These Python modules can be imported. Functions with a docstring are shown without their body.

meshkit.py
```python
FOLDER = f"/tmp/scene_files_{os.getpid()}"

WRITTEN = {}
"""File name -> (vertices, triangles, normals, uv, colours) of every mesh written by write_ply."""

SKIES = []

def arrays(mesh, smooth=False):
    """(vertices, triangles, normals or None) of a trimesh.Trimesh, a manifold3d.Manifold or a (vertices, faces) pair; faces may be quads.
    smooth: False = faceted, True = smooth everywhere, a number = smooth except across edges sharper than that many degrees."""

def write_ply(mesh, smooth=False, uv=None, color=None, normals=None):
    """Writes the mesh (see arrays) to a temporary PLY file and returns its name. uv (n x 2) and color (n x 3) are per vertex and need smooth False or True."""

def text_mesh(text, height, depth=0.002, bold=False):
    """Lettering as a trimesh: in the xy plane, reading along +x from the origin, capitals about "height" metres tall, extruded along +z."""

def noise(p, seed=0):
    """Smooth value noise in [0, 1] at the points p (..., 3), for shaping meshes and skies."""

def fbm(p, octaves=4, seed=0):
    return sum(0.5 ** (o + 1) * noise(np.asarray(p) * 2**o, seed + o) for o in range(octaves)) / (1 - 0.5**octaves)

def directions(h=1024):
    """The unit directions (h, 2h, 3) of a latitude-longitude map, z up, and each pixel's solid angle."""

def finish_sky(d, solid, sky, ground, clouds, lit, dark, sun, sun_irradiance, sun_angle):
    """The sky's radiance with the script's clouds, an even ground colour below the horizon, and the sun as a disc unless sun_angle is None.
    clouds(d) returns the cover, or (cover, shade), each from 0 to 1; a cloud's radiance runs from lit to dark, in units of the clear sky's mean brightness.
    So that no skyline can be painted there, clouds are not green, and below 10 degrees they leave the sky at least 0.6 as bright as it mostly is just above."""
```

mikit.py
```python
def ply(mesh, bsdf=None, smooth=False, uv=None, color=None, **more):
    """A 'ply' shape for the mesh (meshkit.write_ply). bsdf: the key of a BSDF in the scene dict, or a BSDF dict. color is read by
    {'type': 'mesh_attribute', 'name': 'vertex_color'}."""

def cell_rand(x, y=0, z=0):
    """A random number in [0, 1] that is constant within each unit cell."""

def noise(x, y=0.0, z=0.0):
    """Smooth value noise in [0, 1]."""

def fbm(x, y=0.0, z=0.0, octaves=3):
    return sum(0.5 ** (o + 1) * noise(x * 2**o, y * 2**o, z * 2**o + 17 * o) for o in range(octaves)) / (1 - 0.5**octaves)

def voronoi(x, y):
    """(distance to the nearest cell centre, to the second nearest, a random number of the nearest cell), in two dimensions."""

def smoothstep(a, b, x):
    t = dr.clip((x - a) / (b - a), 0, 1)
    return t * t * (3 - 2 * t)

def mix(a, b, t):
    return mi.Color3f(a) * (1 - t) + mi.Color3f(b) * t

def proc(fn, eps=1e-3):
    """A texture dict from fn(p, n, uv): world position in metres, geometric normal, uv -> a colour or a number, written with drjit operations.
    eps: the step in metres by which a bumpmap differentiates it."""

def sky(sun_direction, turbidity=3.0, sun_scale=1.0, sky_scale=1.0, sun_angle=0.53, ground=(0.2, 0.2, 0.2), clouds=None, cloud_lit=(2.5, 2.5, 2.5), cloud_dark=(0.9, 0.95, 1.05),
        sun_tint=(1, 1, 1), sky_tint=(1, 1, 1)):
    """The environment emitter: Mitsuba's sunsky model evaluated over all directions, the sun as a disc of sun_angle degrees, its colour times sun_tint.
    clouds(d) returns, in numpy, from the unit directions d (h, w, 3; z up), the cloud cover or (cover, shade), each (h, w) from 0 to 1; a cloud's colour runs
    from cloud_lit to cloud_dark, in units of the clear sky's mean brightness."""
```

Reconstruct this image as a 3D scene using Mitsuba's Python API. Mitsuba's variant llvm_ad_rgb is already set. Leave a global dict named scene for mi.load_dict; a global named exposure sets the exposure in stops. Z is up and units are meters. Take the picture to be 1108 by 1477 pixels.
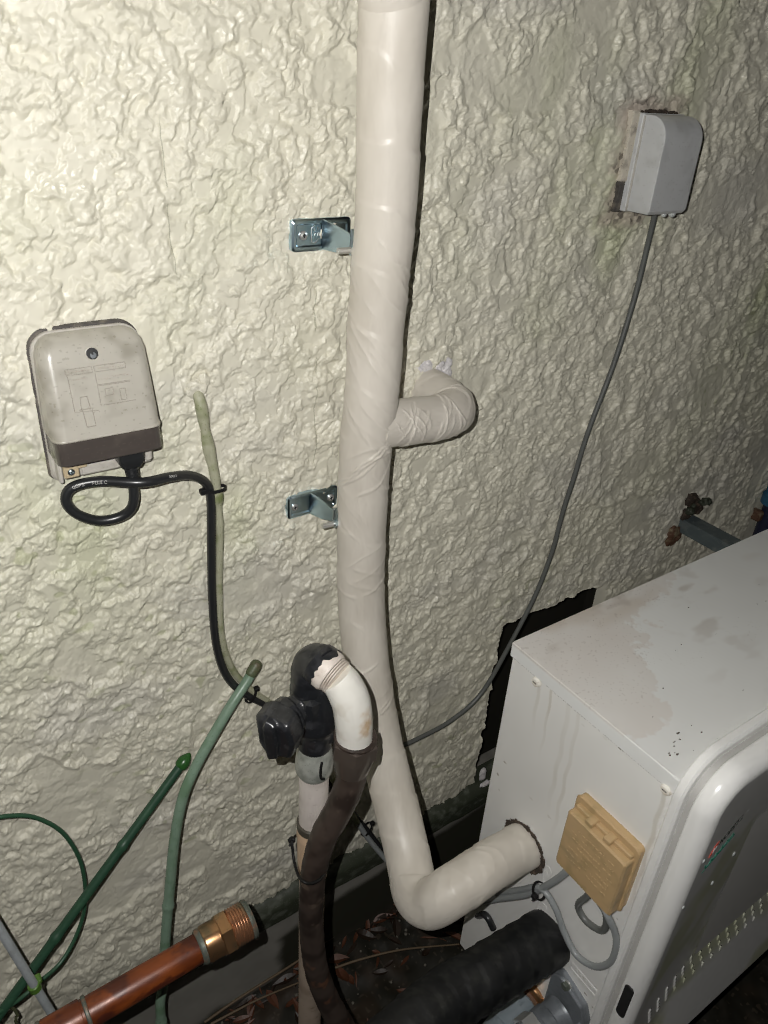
import math
import numpy as np, trimesh, manifold3d
import mitsuba as mi, drjit as dr
import mikit, meshkit
from mikit import noise as pn, fbm as pf, smoothstep as ss, mix, voronoi

T = mi.ScalarTransform4f
scene, labels = {}, {}
rng = np.random.default_rng(11)

# ------------------------------------------------------------------ camera, night sky, the phone's flash lamp, exposure
exposure = 1.22
scene['camera'] = {'type': 'perspective', 'fov': 53.3794, 'fov_axis': 'x', 'near_clip': 0.01, 'far_clip': 200.0,
                   'to_world': T().look_at(origin=[0.00000, -0.72000, 1.46000], target=[0.51117, -0.02128, 0.95950], up=[0.24028, 0.44293, 0.86376])}
scene['night_sky'] = mikit.sky([0.3, -0.5, 0.8], turbidity=3, sun_scale=0.0, sky_scale=0.0006, sun_angle=10, clouds=lambda d: 1.0)
scene['flash_lamp'] = {'type': 'spot', 'to_world': T().look_at(origin=[-0.02360, -0.69059, 1.47695], target=[0.48758, 0.00812, 0.97646], up=[0.24028, 0.44293, 0.86376]),
                       'intensity': {'type': 'rgb', 'value': [1.02, 1.0, 0.97]}, 'cutoff_angle': 85.0, 'beam_width': 44.0}

# ------------------------------------------------------------------ helpers
def V(*a): return np.array(a, float)

def numbered(key):
    if key not in taken: taken.add(key); return key
    i = 1
    while f'{key}_{i:03d}' in taken: i += 1
    taken.add(f'{key}_{i:03d}'); return f'{key}_{i:03d}'
taken = set()

def thing(name, label, cat, group=None):
    k = numbered(name)
    labels[k] = {'label': label, 'category': cat}
    if group: labels[k]['group'] = group
    return k

def part(name, mesh, mat, parent, smooth=35, label=None, kind=None, **kw):
    k = numbered(f'{parent}__{name}')
    scene[k] = mikit.ply(mesh, mat, smooth, **kw)
    d = {}
    if label: d['label'] = label
    if kind: d['kind'] = kind
    if d: labels[k] = d
    return k

def single(name, mesh, mat, label, cat, group=None, smooth=35, kind=None):
    k = numbered(name)
    scene[k] = mikit.ply(mesh, mat, smooth)
    labels[k] = {'label': label, 'category': cat}
    if group: labels[k]['group'] = group
    if kind: labels[k]['kind'] = kind
    return k

def struct(name, mesh, mat, label, smooth=35):
    k = numbered(name)
    scene[k] = mikit.ply(mesh, mat, smooth)
    labels[k] = {'label': label, 'category': name.replace('_', ' '), 'kind': 'structure'}
    return k

def spl(pts, n=60, closed=False):
    """Catmull-Rom through the points, resampled evenly."""
    p = np.array(pts, float)
    q = np.vstack([2 * p[0] - p[1], p, 2 * p[-1] - p[-2]])
    out = []
    for i in range(1, len(q) - 2):
        t = np.linspace(0, 1, 24, endpoint=False)[:, None]
        a, b, c, d = q[i - 1], q[i], q[i + 1], q[i + 2]
        out.append(.5 * ((2 * b) + (c - a) * t + (2 * a - 5 * b + 4 * c - d) * t**2 + (3 * b - a - 3 * c + d) * t**3))
    out = np.vstack(out + [p[-1:]])
    s = np.r_[0, np.cumsum(np.linalg.norm(np.diff(out, axis=0), axis=1))]
    u = np.linspace(0, s[-1], n)
    return np.stack([np.interp(u, s, out[:, k]) for k in range(out.shape[1])], 1)

def frames(p):
    t = np.gradient(p, axis=0); t /= np.linalg.norm(t, axis=1, keepdims=True)
    a = np.cross(t[0], [0, 0, 1.0])
    if np.linalg.norm(a) < .1: a = np.cross(t[0], [0, 1.0, 0])
    a /= np.linalg.norm(a); A = [a]
    for i in range(1, len(p)):
        a = A[-1] - (A[-1] @ t[i]) * t[i]
        A.append(a / np.linalg.norm(a))
    A = np.array(A)
    return t, A, np.cross(t, A)

def skin(P, cap=True):
    """rings (n, m, 3) to a closed mesh"""
    n, m = P.shape[:2]
    i, j = np.meshgrid(np.arange(n - 1), np.arange(m), indexing='ij')
    a, b, c, d = i * m + j, i * m + (j + 1) % m, (i + 1) * m + (j + 1) % m, (i + 1) * m + j
    F = np.vstack([np.stack([a, b, c], -1).reshape(-1, 3), np.stack([a, c, d], -1).reshape(-1, 3)])
    Vt = P.reshape(-1, 3)
    if cap:
        k = len(Vt); Vt = np.vstack([Vt, P[0].mean(0), P[-1].mean(0)])
        j = np.arange(m); e = (n - 1) * m
        F = np.vstack([F, np.stack([(j + 1) % m, j, np.full(m, k)], -1), np.stack([e + j, e + (j + 1) % m, np.full(m, k + 1)], -1)])
    return trimesh.Trimesh(Vt, F, process=False)

def tube(p, r, m=16, cap=True, rnd=0):
    """p: polyline, r: radius or radii. rnd=1 rounds both ends"""
    p = np.array(p, float); r = np.broadcast_to(np.asarray(r, float), (len(p),)).copy()
    if rnd:
        for end in (0, 1):
            q = p if end == 0 else p[::-1]
            d = q[0] - q[1]; d /= np.linalg.norm(d)
            R0 = r[0] if end == 0 else r[-1]
            th = np.radians([80, 55, 28])
            ext = q[0] + d * (np.sin(th) * R0)[:, None] * .7
            er = np.cos(th) * R0
            if end == 0: p = np.vstack([ext, p]); r = np.r_[er, r]
            else: p = np.vstack([p, ext[::-1]]); r = np.r_[r, er[::-1]]
    t, A, B = frames(p)
    th = np.arange(m) * 2 * np.pi / m
    P = p[:, None] + r[:, None, None] * (np.cos(th)[None, :, None] * A[:, None] + np.sin(th)[None, :, None] * B[:, None])
    return skin(P, cap)

def lathe(o, axis, prof, m=28):
    """prof: list of (distance along axis, radius)"""
    axis = np.array(axis, float); axis /= np.linalg.norm(axis); o = np.array(o, float)
    a = np.cross(axis, [0, 0, 1.0])
    if np.linalg.norm(a) < .1: a = np.cross(axis, [0, 1.0, 0])
    a /= np.linalg.norm(a); b = np.cross(axis, a)
    th = np.arange(m) * 2 * np.pi / m
    ring = np.cos(th)[:, None] * a + np.sin(th)[:, None] * b
    P = np.array([o + axis * h + ring * max(r, 1e-5) for h, r in prof])
    return skin(P)

def rr(w, h, r, k=5):
    """rounded rectangle outline, centred"""
    out = []
    r = np.broadcast_to(r, (4,))
    for q, (sx, sy) in enumerate(((1, 1), (-1, 1), (-1, -1), (1, -1))):
        th = np.linspace(q * np.pi / 2, (q + 1) * np.pi / 2, k)
        out.append(np.stack([sx * (w / 2 - r[q]) + r[q] * np.cos(th), sy * (h / 2 - r[q]) + r[q] * np.sin(th)], 1))
    return np.vstack(out)

def slab(outline, depth, o, ex, ey, ez, bev=.001, z0=0.0):
    """an outline extruded along ez with a chamfer at its outer end"""
    o, ex, ey, ez = (np.array(v, float) for v in (o, ex, ey, ez))
    c = outline.mean(0); s = np.linalg.norm(outline - c, axis=1).max()
    inner = c + (outline - c) * (1 - bev / s * 1.3)
    mk = lambda q, z: o + q[:, :1] * ex + q[:, 1:] * ey + z * ez
    P = np.array([mk(outline, z0), mk(outline, z0 + depth - bev), mk(inner, z0 + depth)])
    m = skin(P)
    return m if np.cross(ex, ey) @ ez > 0 else flip(m)

def flip(m):
    return trimesh.Trimesh(m.vertices, np.asarray(m.faces)[:, ::-1], process=False)

def box(x, y, z, b=.0015):
    """chamfered box from ranges"""
    lo, hi = np.array([min(x), min(y), min(z)]), np.array([max(x), max(y), max(z)])
    b = min(b, *((hi - lo) * .4))
    pts = []
    for k in range(3):
        for c in np.ndindex(2, 2, 2):
            q = np.where(c, hi, lo).astype(float); ins = np.where(c, -b, b).astype(float); ins[k] = 0
            pts.append(q + ins)
    m = trimesh.convex.convex_hull(np.array(pts))
    return m

def cat(*ms):
    return trimesh.util.concatenate([trimesh.Trimesh(m.vertices, m.faces, process=False) for m in ms])

def hexa(o, axis, r, h, bev=.0012):
    return lathe(o, axis, [(0, r), (h - bev, r), (h, r * .86)], m=6)

def screw_head(o, axis, r, cross=True):
    """pan head screw with a cross recess (two dark grooves sunk as ribs lying in the head)"""
    return lathe(o, axis, [(0, r), (r * .25, r), (r * .5, r * .8), (r * .62, r * .45), (r * .42, r * .3), (r * .38, .0)], m=18)

EX, EY, EZ = V(1, 0, 0), V(0, 1, 0), V(0, 0, 1)

# ------------------------------------------------------------------ materials
def mat(name, **kw):
    d = {'type': 'principled'}
    for k, v in kw.items():
        d[k] = {'type': 'rgb', 'value': list(v)} if isinstance(v, (tuple, list)) else v
    scene['m_' + name] = {'type': 'twosided', 'b': d}
    return 'm_' + name

def bump(name, fn, scale, eps=8e-4, **kw):
    d = {'type': 'principled'}
    for k, v in kw.items():
        d[k] = {'type': 'rgb', 'value': list(v)} if isinstance(v, (tuple, list)) else v
    scene['m_' + name] = {'type': 'twosided', 'b': {'type': 'bumpmap', 'arbitrary': mikit.proc(fn, eps), 'scale': scale, 'b': d}}
    return 'm_' + name

def speck(base, dirt, s1, amount, s2=None):
    """base colour with blotches of dirt and small specks"""
    def fn(p, n, uv):
        a = pf(p.x * s1, p.y * s1, p.z * s1, 3)
        b = pn(p.x * s1 * 9, p.y * s1 * 9, p.z * s1 * 9)
        t = ss(.45, .8, a) * amount + ss(.78, .9, b) * amount * .6
        return mix(base, dirt, dr.minimum(t, 1.0))
    return mikit.proc(fn)

def wall_col(p, n, uv):
    a = pf(p.x * 4.5, 3.0, p.z * 3.0, 3)
    st = pf(p.x * 16, 7.0, p.z * 3.5, 3)
    g = ss(.45, .74, a) * (.35 + .65 * ss(.35, .7, st)) * ss(.55, 1.25, p.z + .25 * pn(p.x * 3, 0, p.z * 3) - .15)
    c = mix((.590, .568, .470), (.42, .45, .27), g * .8)
    gr = ss(.5, .8, pf(p.x * 6, 1.0, p.z * 9, 3)) * .35
    c = mix(c, (.46, .445, .42), gr)
    spots = ss(.80, .90, pn(p.x * 75, 2.0, p.z * 75)) * ss(.5, .75, a)
    c = mix(c, (.34, .36, .20), spots * .5)
    bx = dr.maximum(dr.maximum(.868 - p.x, p.x - .96), 0.0); bz = dr.maximum(dr.maximum(1.318 - p.z, p.z - 1.432), 0.0)
    bd_ = dr.sqrt(bx * bx + bz * bz) + .045 * (pf(p.x * 40, 5.0, p.z * 40, 3) - .5)
    c = mix(c, (.42, .355, .30), ss(.030, .0, bd_) * .75)
    c = mix(c, (.10, .085, .07), ss(.62, .72, pf(p.x * 110, 6.0, p.z * 110, 2)) * ss(.020, .004, bd_) * .8)
    # hairline cracks, greenish with age
    for x0, z0, z1 in ((.418, 1.03, 1.26), (.262, 1.27, 1.42), (.905, 1.15, 1.29)):
        cx = p.x - x0 - .012 * (pf(p.z * 22, x0 * 40, 0.0, 3) - .5)
        ck = ss(.0009, .0002, dr.abs(cx)) * ss(z0, z0 + .02, p.z) * ss(z1, z1 - .02, p.z) * ss(.32, .45, pn(p.z * 60, x0 * 9, 0.0))
        c = mix(c, (.24, .24, .16), ck * .6)
    # grime running from the grey cover box and from the damp foot of the wall
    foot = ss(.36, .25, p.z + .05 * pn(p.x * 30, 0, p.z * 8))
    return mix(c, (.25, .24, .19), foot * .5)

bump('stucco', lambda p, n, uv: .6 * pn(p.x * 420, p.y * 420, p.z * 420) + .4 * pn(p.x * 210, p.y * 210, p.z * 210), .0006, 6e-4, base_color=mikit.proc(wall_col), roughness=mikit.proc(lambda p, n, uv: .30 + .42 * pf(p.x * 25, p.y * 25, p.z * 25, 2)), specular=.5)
mat('mortar', base_color=speck((.62, .60, .60), (.35, .34, .35), 90, .6), roughness=.8)
mat('recess', base_color=(.020, .019, .015), roughness=.85, specular=.1)
mat('ledge', base_color=speck((.034, .040, .026), (.13, .14, .115), 70, .6), roughness=.5)
def found_col(p, n, uv):
    c = mix((.245, .235, .21), (.175, .17, .15), pf(p.x * 20, 1.0, p.z * 20, 3))
    # the foundation turns near black right of the standing pipe, below a sloping edge
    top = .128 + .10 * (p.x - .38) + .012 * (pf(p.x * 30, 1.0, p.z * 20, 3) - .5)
    dark_zone = ss(.345, .37, p.x + .02 * (pf(p.x * 20, 3.0, p.z * 30, 3) - .5) + .3 * dr.maximum(.10 - p.z, 0) * 0) * ss(top + .012, top - .012, p.z)
    c = mix(c, (.022, .022, .013), dark_zone)
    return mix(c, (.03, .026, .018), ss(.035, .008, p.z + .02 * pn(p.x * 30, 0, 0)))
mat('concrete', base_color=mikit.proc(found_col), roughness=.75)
def soil_col(p, n, uv):
    a = pf(p.x * 22, p.y * 22, p.z * 22, 3); b = pn(p.x * 160, p.y * 160, 0)
    return mix(mix((.012, .011, .007), (.026, .018, .011), ss(.4, .7, a)), (.06, .045, .03), ss(.76, .9, b) * .5)
mat('soil', base_color=mikit.proc(soil_col), roughness=.55, specular=.4)
def tape_col(p, n, uv):
    a = pf(p.x * 30, p.y * 30, p.z * 12, 3)
    return mix((.54, .505, .445), (.49, .455, .395), ss(.4, .75, a))
mat('tape', base_color=mikit.proc(tape_col), roughness=.42, specular=.45)
mat('zinc', base_color=(.46, .60, .69), metallic=1.0, roughness=.22)
mat('zinc_rough', base_color=(.40, .47, .49), metallic=1.0, roughness=.3)
mat('steel', base_color=(.70, .70, .68), metallic=.85, roughness=.36)
mat('screw_pale', base_color=speck((.66, .64, .58), (.40, .33, .24), 200, .6), roughness=.35)
mat('black_gap', base_color=(.01, .01, .01), roughness=.6)
mat('cover_grey', base_color=speck((.375, .357, .310), (.22, .205, .165), 45, .75), roughness=.30, specular=.5)
mat('cover_print', base_color=(.27, .245, .205), roughness=.45)
mat('cover_red_print', base_color=(.33, .27, .23), roughness=.45)
mat('skirt', base_color=speck((.058, .049, .044), (.095, .080, .068), 60, .6), roughness=.2, specular=.6)
mat('plate_grey', base_color=speck((.42, .40, .36), (.25, .23, .19), 60, .5), roughness=.4)
mat('old_brass_plate', base_color=(.42, .34, .22), roughness=.5)
mat('box_grey', base_color=speck((.48, .488, .488), (.33, .33, .32), 45, .45), roughness=.32, specular=.5)
mat('gasket', base_color=speck((.52, .48, .40), (.12, .10, .08), 80, .8), roughness=.75)
mat('dark_gasket', base_color=speck((.055, .050, .046), (.16, .14, .11), 90, .7), roughness=.6)
mat('cord_black', base_color=(.016, .017, .018), roughness=.32, specular=.55)
mat('cord_print', base_color=(.45, .45, .43), roughness=.5)
mat('tie_black', base_color=(.008, .008, .008), roughness=.55, specular=.3)
mat('cable_grey', base_color=(.105, .110, .104), roughness=.38)
mat('cable_grey_light', base_color=(.23, .245, .245), roughness=.33)
mat('cable_old', base_color=speck((.33, .33, .235), (.15, .175, .07), 55, 1.0), roughness=.55)
mat('cable_pale', base_color=speck((.30, .32, .27), (.20, .22, .18), 50, .6), roughness=.5)
mat('valve_black', base_color=speck((.012, .013, .015), (.035, .036, .040), 70, .8), roughness=.28, specular=.6)
def elbow_col(p, n, uv):
    c = (0.3416, -0.2400, 0.8626)
    d = dr.sqrt(dr.square((p.x - c[0]) * 1.5) + dr.square(p.y - c[1]) + dr.square((p.z - c[2]) * .8))
    r = ss(.020, .004, d + .016 * (pf(p.x * 150, p.y * 150, p.z * 110, 3) - .5))
    g = ss(.52, .75, pf(p.x * 60, p.y * 60, p.z * 60, 3)) * .35
    k = ss(.72, .80, pn(p.x * 260, p.y * 260, p.z * 30)) * ss(.862, .872, p.z) * ss(.55, .7, pn(p.x * 60, p.y * 60, 3.0))
    b = mix(mix((.70, .685, .63), (.50, .45, .37), g), (.30, .28, .25), k * .6)
    return mix(b, (.46, .29, .12), r * .9)
mat('pvc_white', base_color=mikit.proc(elbow_col), roughness=.25, specular=.5)
mat('pvc_dull', base_color=speck((.62, .56, .50), (.40, .33, .27), 70, .6), roughness=.45)
mat('clear_sleeve', base_color=speck((.30, .31, .28), (.16, .17, .15), 60, .8), roughness=.22, specular=.6)
mat('riser_pink', base_color=speck((.60, .55, .51), (.42, .37, .33), 30, .6), roughness=.45)
mat('riser_beige', base_color=(.55, .40, .27), roughness=.4)
mat('riser_low', base_color=speck((.36, .29, .23), (.20, .15, .11), 24, .7), roughness=.5)
mat('collar', base_color=(.065, .058, .045), roughness=.4)
def hose_col(p, n, uv):
    a = pf(p.x * 40, p.y * 40, p.z * 40, 3); b = ss(.62, .8, pf(p.x * 70, p.y * 70, p.z * 55, 3))
    low = ss(.60, .35, p.z)
    return mix(mix((.046, .034, .028), (.024, .017, .014), ss(.4, .7, a)), mix((.095, .070, .054), (.105, .042, .020), low), b * .85)
mat('hose', base_color=mikit.proc(hose_col), roughness=.38, specular=.45)
mat('hose_end', base_color=(.060, .048, .040), roughness=.22, specular=.5)
def copper_col(p, n, uv):
    a = pf(p.x * 26, p.y * 50, p.z * 50, 3)
    b = ss(.48, .66, pf(p.x * 48 + 5, p.y * 70, p.z * 70, 4)); k = ss(.60, .76, pf(p.x * 20 + 2, p.y * 40, p.z * 40, 3))
    c = mix(mix((.105, .023, .006), (.195, .048, .011), ss(.35, .7, a)), (.055, .014, .009), b * .85)
    return mix(c, (.030, .016, .014), k * .8)
mat('copper', base_color=mikit.proc(copper_col), metallic=.1, roughness=mikit.proc(lambda p, n, uv: .16 + .4 * pf(p.x * 60, p.y * 60, p.z * 60, 3)))
mat('brass', base_color=speck((.50, .28, .14), (.20, .17, .11), 60, .8), metallic=.9, roughness=.26)
mat('verdigris', base_color=speck((.10, .115, .095), (.24, .13, .08), 90, .9), metallic=.3, roughness=.5)
mat('thread_copper', base_color=speck((.50, .24, .13), (.16, .17, .12), 60, .8), metallic=.8, roughness=.3)
mat('stake_pale', base_color=speck((.18, .265, .195), (.10, .18, .10), 40, .7), roughness=.38)
mat('stake_worn', base_color=speck((.085, .105, .055), (.10, .07, .04), 120, .8), roughness=.5)
mat('stake_green', base_color=speck((.020, .060, .034), (.030, .085, .045), 50, .8), roughness=.42)
mat('stake_tip', base_color=(.022, .09, .018), roughness=.3)
mat('arch_green', base_color=(.025, .075, .040), roughness=.4)
mat('stake_white', base_color=speck((.34, .37, .38), (.25, .27, .27), 70, .6), roughness=.45)
mat('clip_green', base_color=(.07, .15, .025), roughness=.35)
mat('stem', base_color=(.05, .055, .025), roughness=.6)
def heater_col(p, n, uv):
    base = mix((.66, .66, .635), (.62, .615, .59), pf(p.x * 8, p.y * 8, p.z * 8, 3))
    # drip marks: narrow vertical streaks that start under the lid edge
    y = p.y + .004 * (pn(0, 0, p.z * 40) - .5) - .03 * (p.z - .85)
    st = mi.Float(0)
    for y0, w, z1, a in ((-.283, .004, .80, .5), (-.302, .003, .77, .55), (-.330, .005, .70, .3), (-.345, .004, .66, .35), (-.464, .004, .66, .55)):
        st = dr.maximum(st, ss(w, w * .3, dr.abs(y - y0)) * ss(z1 - .05, z1 + .06, p.z) * a * (.35 + .9 * pf(p.y * 90, p.z * 30, 0.0, 2)))
    c = mix(base, (.43, .40, .335), st)
    sp = ss(.83, .9, pn(p.x * 130, p.y * 130, p.z * 130)) * ss(.5, .8, pf(p.x * 9, p.y * 9, p.z * 9, 2))
    return mix(c, (.22, .18, .13), sp * .7)
mat('heater', base_color=mikit.proc(heater_col), roughness=.27, specular=.5)
HZT_ = .870
def lid_col(p, n, uv):
    # dried film of dirt along the wall side, ragged front edge; cleaner paint beyond it
    edge = p.y - (-.425 + .38 * dr.maximum(p.x - .59, 0.0) + .075 * ss(.63, .70, p.x)) + .075 * (pf(p.x * 22, p.y * 22, 0.0, 3) - .5) + .02 * (pn(p.x * 120, p.y * 120, 0) - .5) + .012 * (pn(p.x * 300, p.y * 300, 0) - .5)
    film = ss(-.006, .006, edge) * ss(HZT_ - .004, HZT_ - .001, p.z)
    film2 = pf(p.x * 14, p.y * 14, 2.0, 3)
    c = mix((.645, .655, .64), (.60, .605, .59), pf(p.x * 9, p.y * 9, 1.0, 2))
    c = mix(c, (.565, .535, .50), film * (.45 + .55 * film2))
    top = ss(HZT_ - .004, HZT_ - .001, p.z)
    c = mix(c, (.43, .37, .30), top * ss(.55, .75, pf(p.x * 11 + 4, p.y * 11, 3.0, 3)) * ss(-.28, -.25, p.y) * .6)
    sp = ss(.80, .9, pn(p.x * 420, p.y * 420, 5.0)) * ss(.58, .78, pf(p.x * 12, p.y * 12, 7.0, 2))
    sm = ss(.55, .8, pf(p.x * 26 + 3, p.y * 45, 1.0, 3)) * ss(.5, .8, pf(p.x * 5, p.y * 5, 9.0, 2))
    return mix(mix(c, (.36, .32, .28), sm * .5 * top), (.20, .16, .13), sp * .2 * top)
mat('heater_lid', base_color=mikit.proc(lid_col), roughness=mikit.proc(lambda p, n, uv: .26 + .25 * pf(p.x * 10, p.y * 10, 0.0, 2)), specular=.5)
def front_col(p, n, uv):
    c = mix((.66, .66, .64), (.61, .61, .595), pf(p.x * 8, p.y * 8, p.z * 8, 2))
    g = ss(.44, .68, pf(p.x * 9 + 3, 4.0, p.z * 9, 3)) * ss(.80, .70, p.z) * ss(.584, .600, p.x)
    return mix(c, (.36, .38, .17), g * .6)
mat('heater_front', base_color=mikit.proc(front_col), roughness=.22, specular=.5)
mat('groove', base_color=(.38, .375, .355), roughness=.5)
mat('logo_red', base_color=(.55, .06, .035), roughness=.4)
mat('logo_dark', base_color=(.03, .035, .03), roughness=.4)
mat('logo_green', base_color=(.02, .15, .10), roughness=.4)
def yellow_col(p, n, uv):
    a = ss(.5, .75, pf(p.x * 55, p.y * 55, p.z * 55, 3))
    return mix(mix((.405, .280, .145), (.31, .225, .11), a * .8), (.25, .20, .12), ss(.58, .8, pf(p.x * 30 + 9, p.y * 30, p.z * 22, 3)) * .5)
mat('yellow', base_color=mikit.proc(yellow_col), roughness=.42)
mat('insulation', base_color=speck((.005, .0055, .006), (.014, .015, .013), 90, .8), roughness=mikit.proc(lambda p, n, uv: .28 + .5 * pf(p.x * 50, p.y * 50, p.z * 50, 3)), specular=.5)
mat('cast_grey', base_color=speck((.17, .185, .20), (.10, .11, .115), 70, .6), metallic=.35, roughness=.38)
mat('gas_grey', base_color=(.155, .185, .205), roughness=.4)
mat('navy', base_color=(.02, .022, .045), roughness=.4)
mat('rust', base_color=speck((.10, .05, .028), (.26, .22, .14), 90, .8), roughness=.7)
mat('strut_blue', base_color=speck((.075, .095, .10), (.20, .21, .19), 70, .35), roughness=.4)
mat('blue_plastic', base_color=(.03, .11, .19), roughness=.4)
mat('dirt', base_color=speck((.035, .026, .019), (.12, .085, .06), 150, .8), roughness=.85)
mat('straw', base_color=(.12, .085, .05), roughness=.6)
mat('dead_leaf', base_color=(.085, .032, .016), roughness=.5)
mat('dead_leaf_dark', base_color=(.022, .013, .008), roughness=.5)
mat('grit', base_color=(.12, .11, .09), roughness=.6)
mat('drop', base_color=(.42, .44, .43), roughness=.14, specular=.8, clearcoat=1.0, clearcoat_gloss=.8)

# ------------------------------------------------------------------ the setting: ground
gx = np.unique(np.r_[-60, -20, -6, -2, np.arange(-.6, 1.4, .008), 2, 3, 6, 20, 60])
gy = np.unique(np.r_[-60, -20, -6, -2, np.arange(-.7, .05, .008), .3, 2, 6, 20, 60])
GX, GY = np.meshgrid(gx, gy, indexing='ij')
def ground_h(x, y):
    q = np.stack([x, y, 0 * x], -1)
    near = (np.abs(x - .4) < 1.0) & (y > -.72) & (y < .06)
    return np.where(near, .022 * (meshkit.fbm(q * 9, 4, 3) - .5) + .006 * (meshkit.noise(q * 70, 5) - .5), 0)
def grid_mesh(X, Y, Z):
    n, m = X.shape
    i, j = np.meshgrid(np.arange(n - 1), np.arange(m - 1), indexing='ij')
    a, b, c, d = i * m + j, (i + 1) * m + j, (i + 1) * m + j + 1, i * m + j + 1
    return trimesh.Trimesh(np.stack([X, Y, Z], -1).reshape(-1, 3), np.vstack([np.stack([a, b, c], -1).reshape(-1, 3), np.stack([a, c, d], -1).reshape(-1, 3)]), process=False)
struct('ground', grid_mesh(GX, GY, ground_h(GX, GY)), 'm_soil', 'dark damp soil with leaf litter at the foot of the stucco wall', True)

# ------------------------------------------------------------------ the wall: stucco face with an opening, drip ledge, foundation
wall = thing('house_wall', 'cream stucco house wall with heavy stippled texture and green algae stains', 'wall')
xs = [-.12]
while xs[-1] < 1.72: xs.append(xs[-1] + .00135 + .0015 * np.clip((xs[-1] - .5) / 1.1, 0, 1))
xs = np.r_[-3, -1.8, -1.2, -.9, np.arange(-.75, -.121, .008), xs, xs[-1] + np.r_[np.arange(.006, .5, .006), .6, .9, 1.6]]
zs = [.243]
while zs[-1] < 1.62: zs.append(zs[-1] + .00145 + .0007 * np.clip((1.0 - zs[-1]) / .7, 0, 1))
zs = np.r_[zs, zs[-1] + np.r_[np.arange(.005, .40, .005), .5, .7, 1.0, 1.4]]
OX0, OX1, OZ1 = .795, 1.068, .640   # the opening in the stucco behind the heater: its edges are grid lines
for e_ in (OX0, OX1): xs[np.argmin(np.abs(xs - e_))] = e_
zs[np.argmin(np.abs(zs - OZ1))] = OZ1
WX, WZ = np.meshgrid(xs, zs, indexing='ij')
def S(t): t = np.clip(t, 0, 1); return t * t * (3 - 2 * t)
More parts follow.
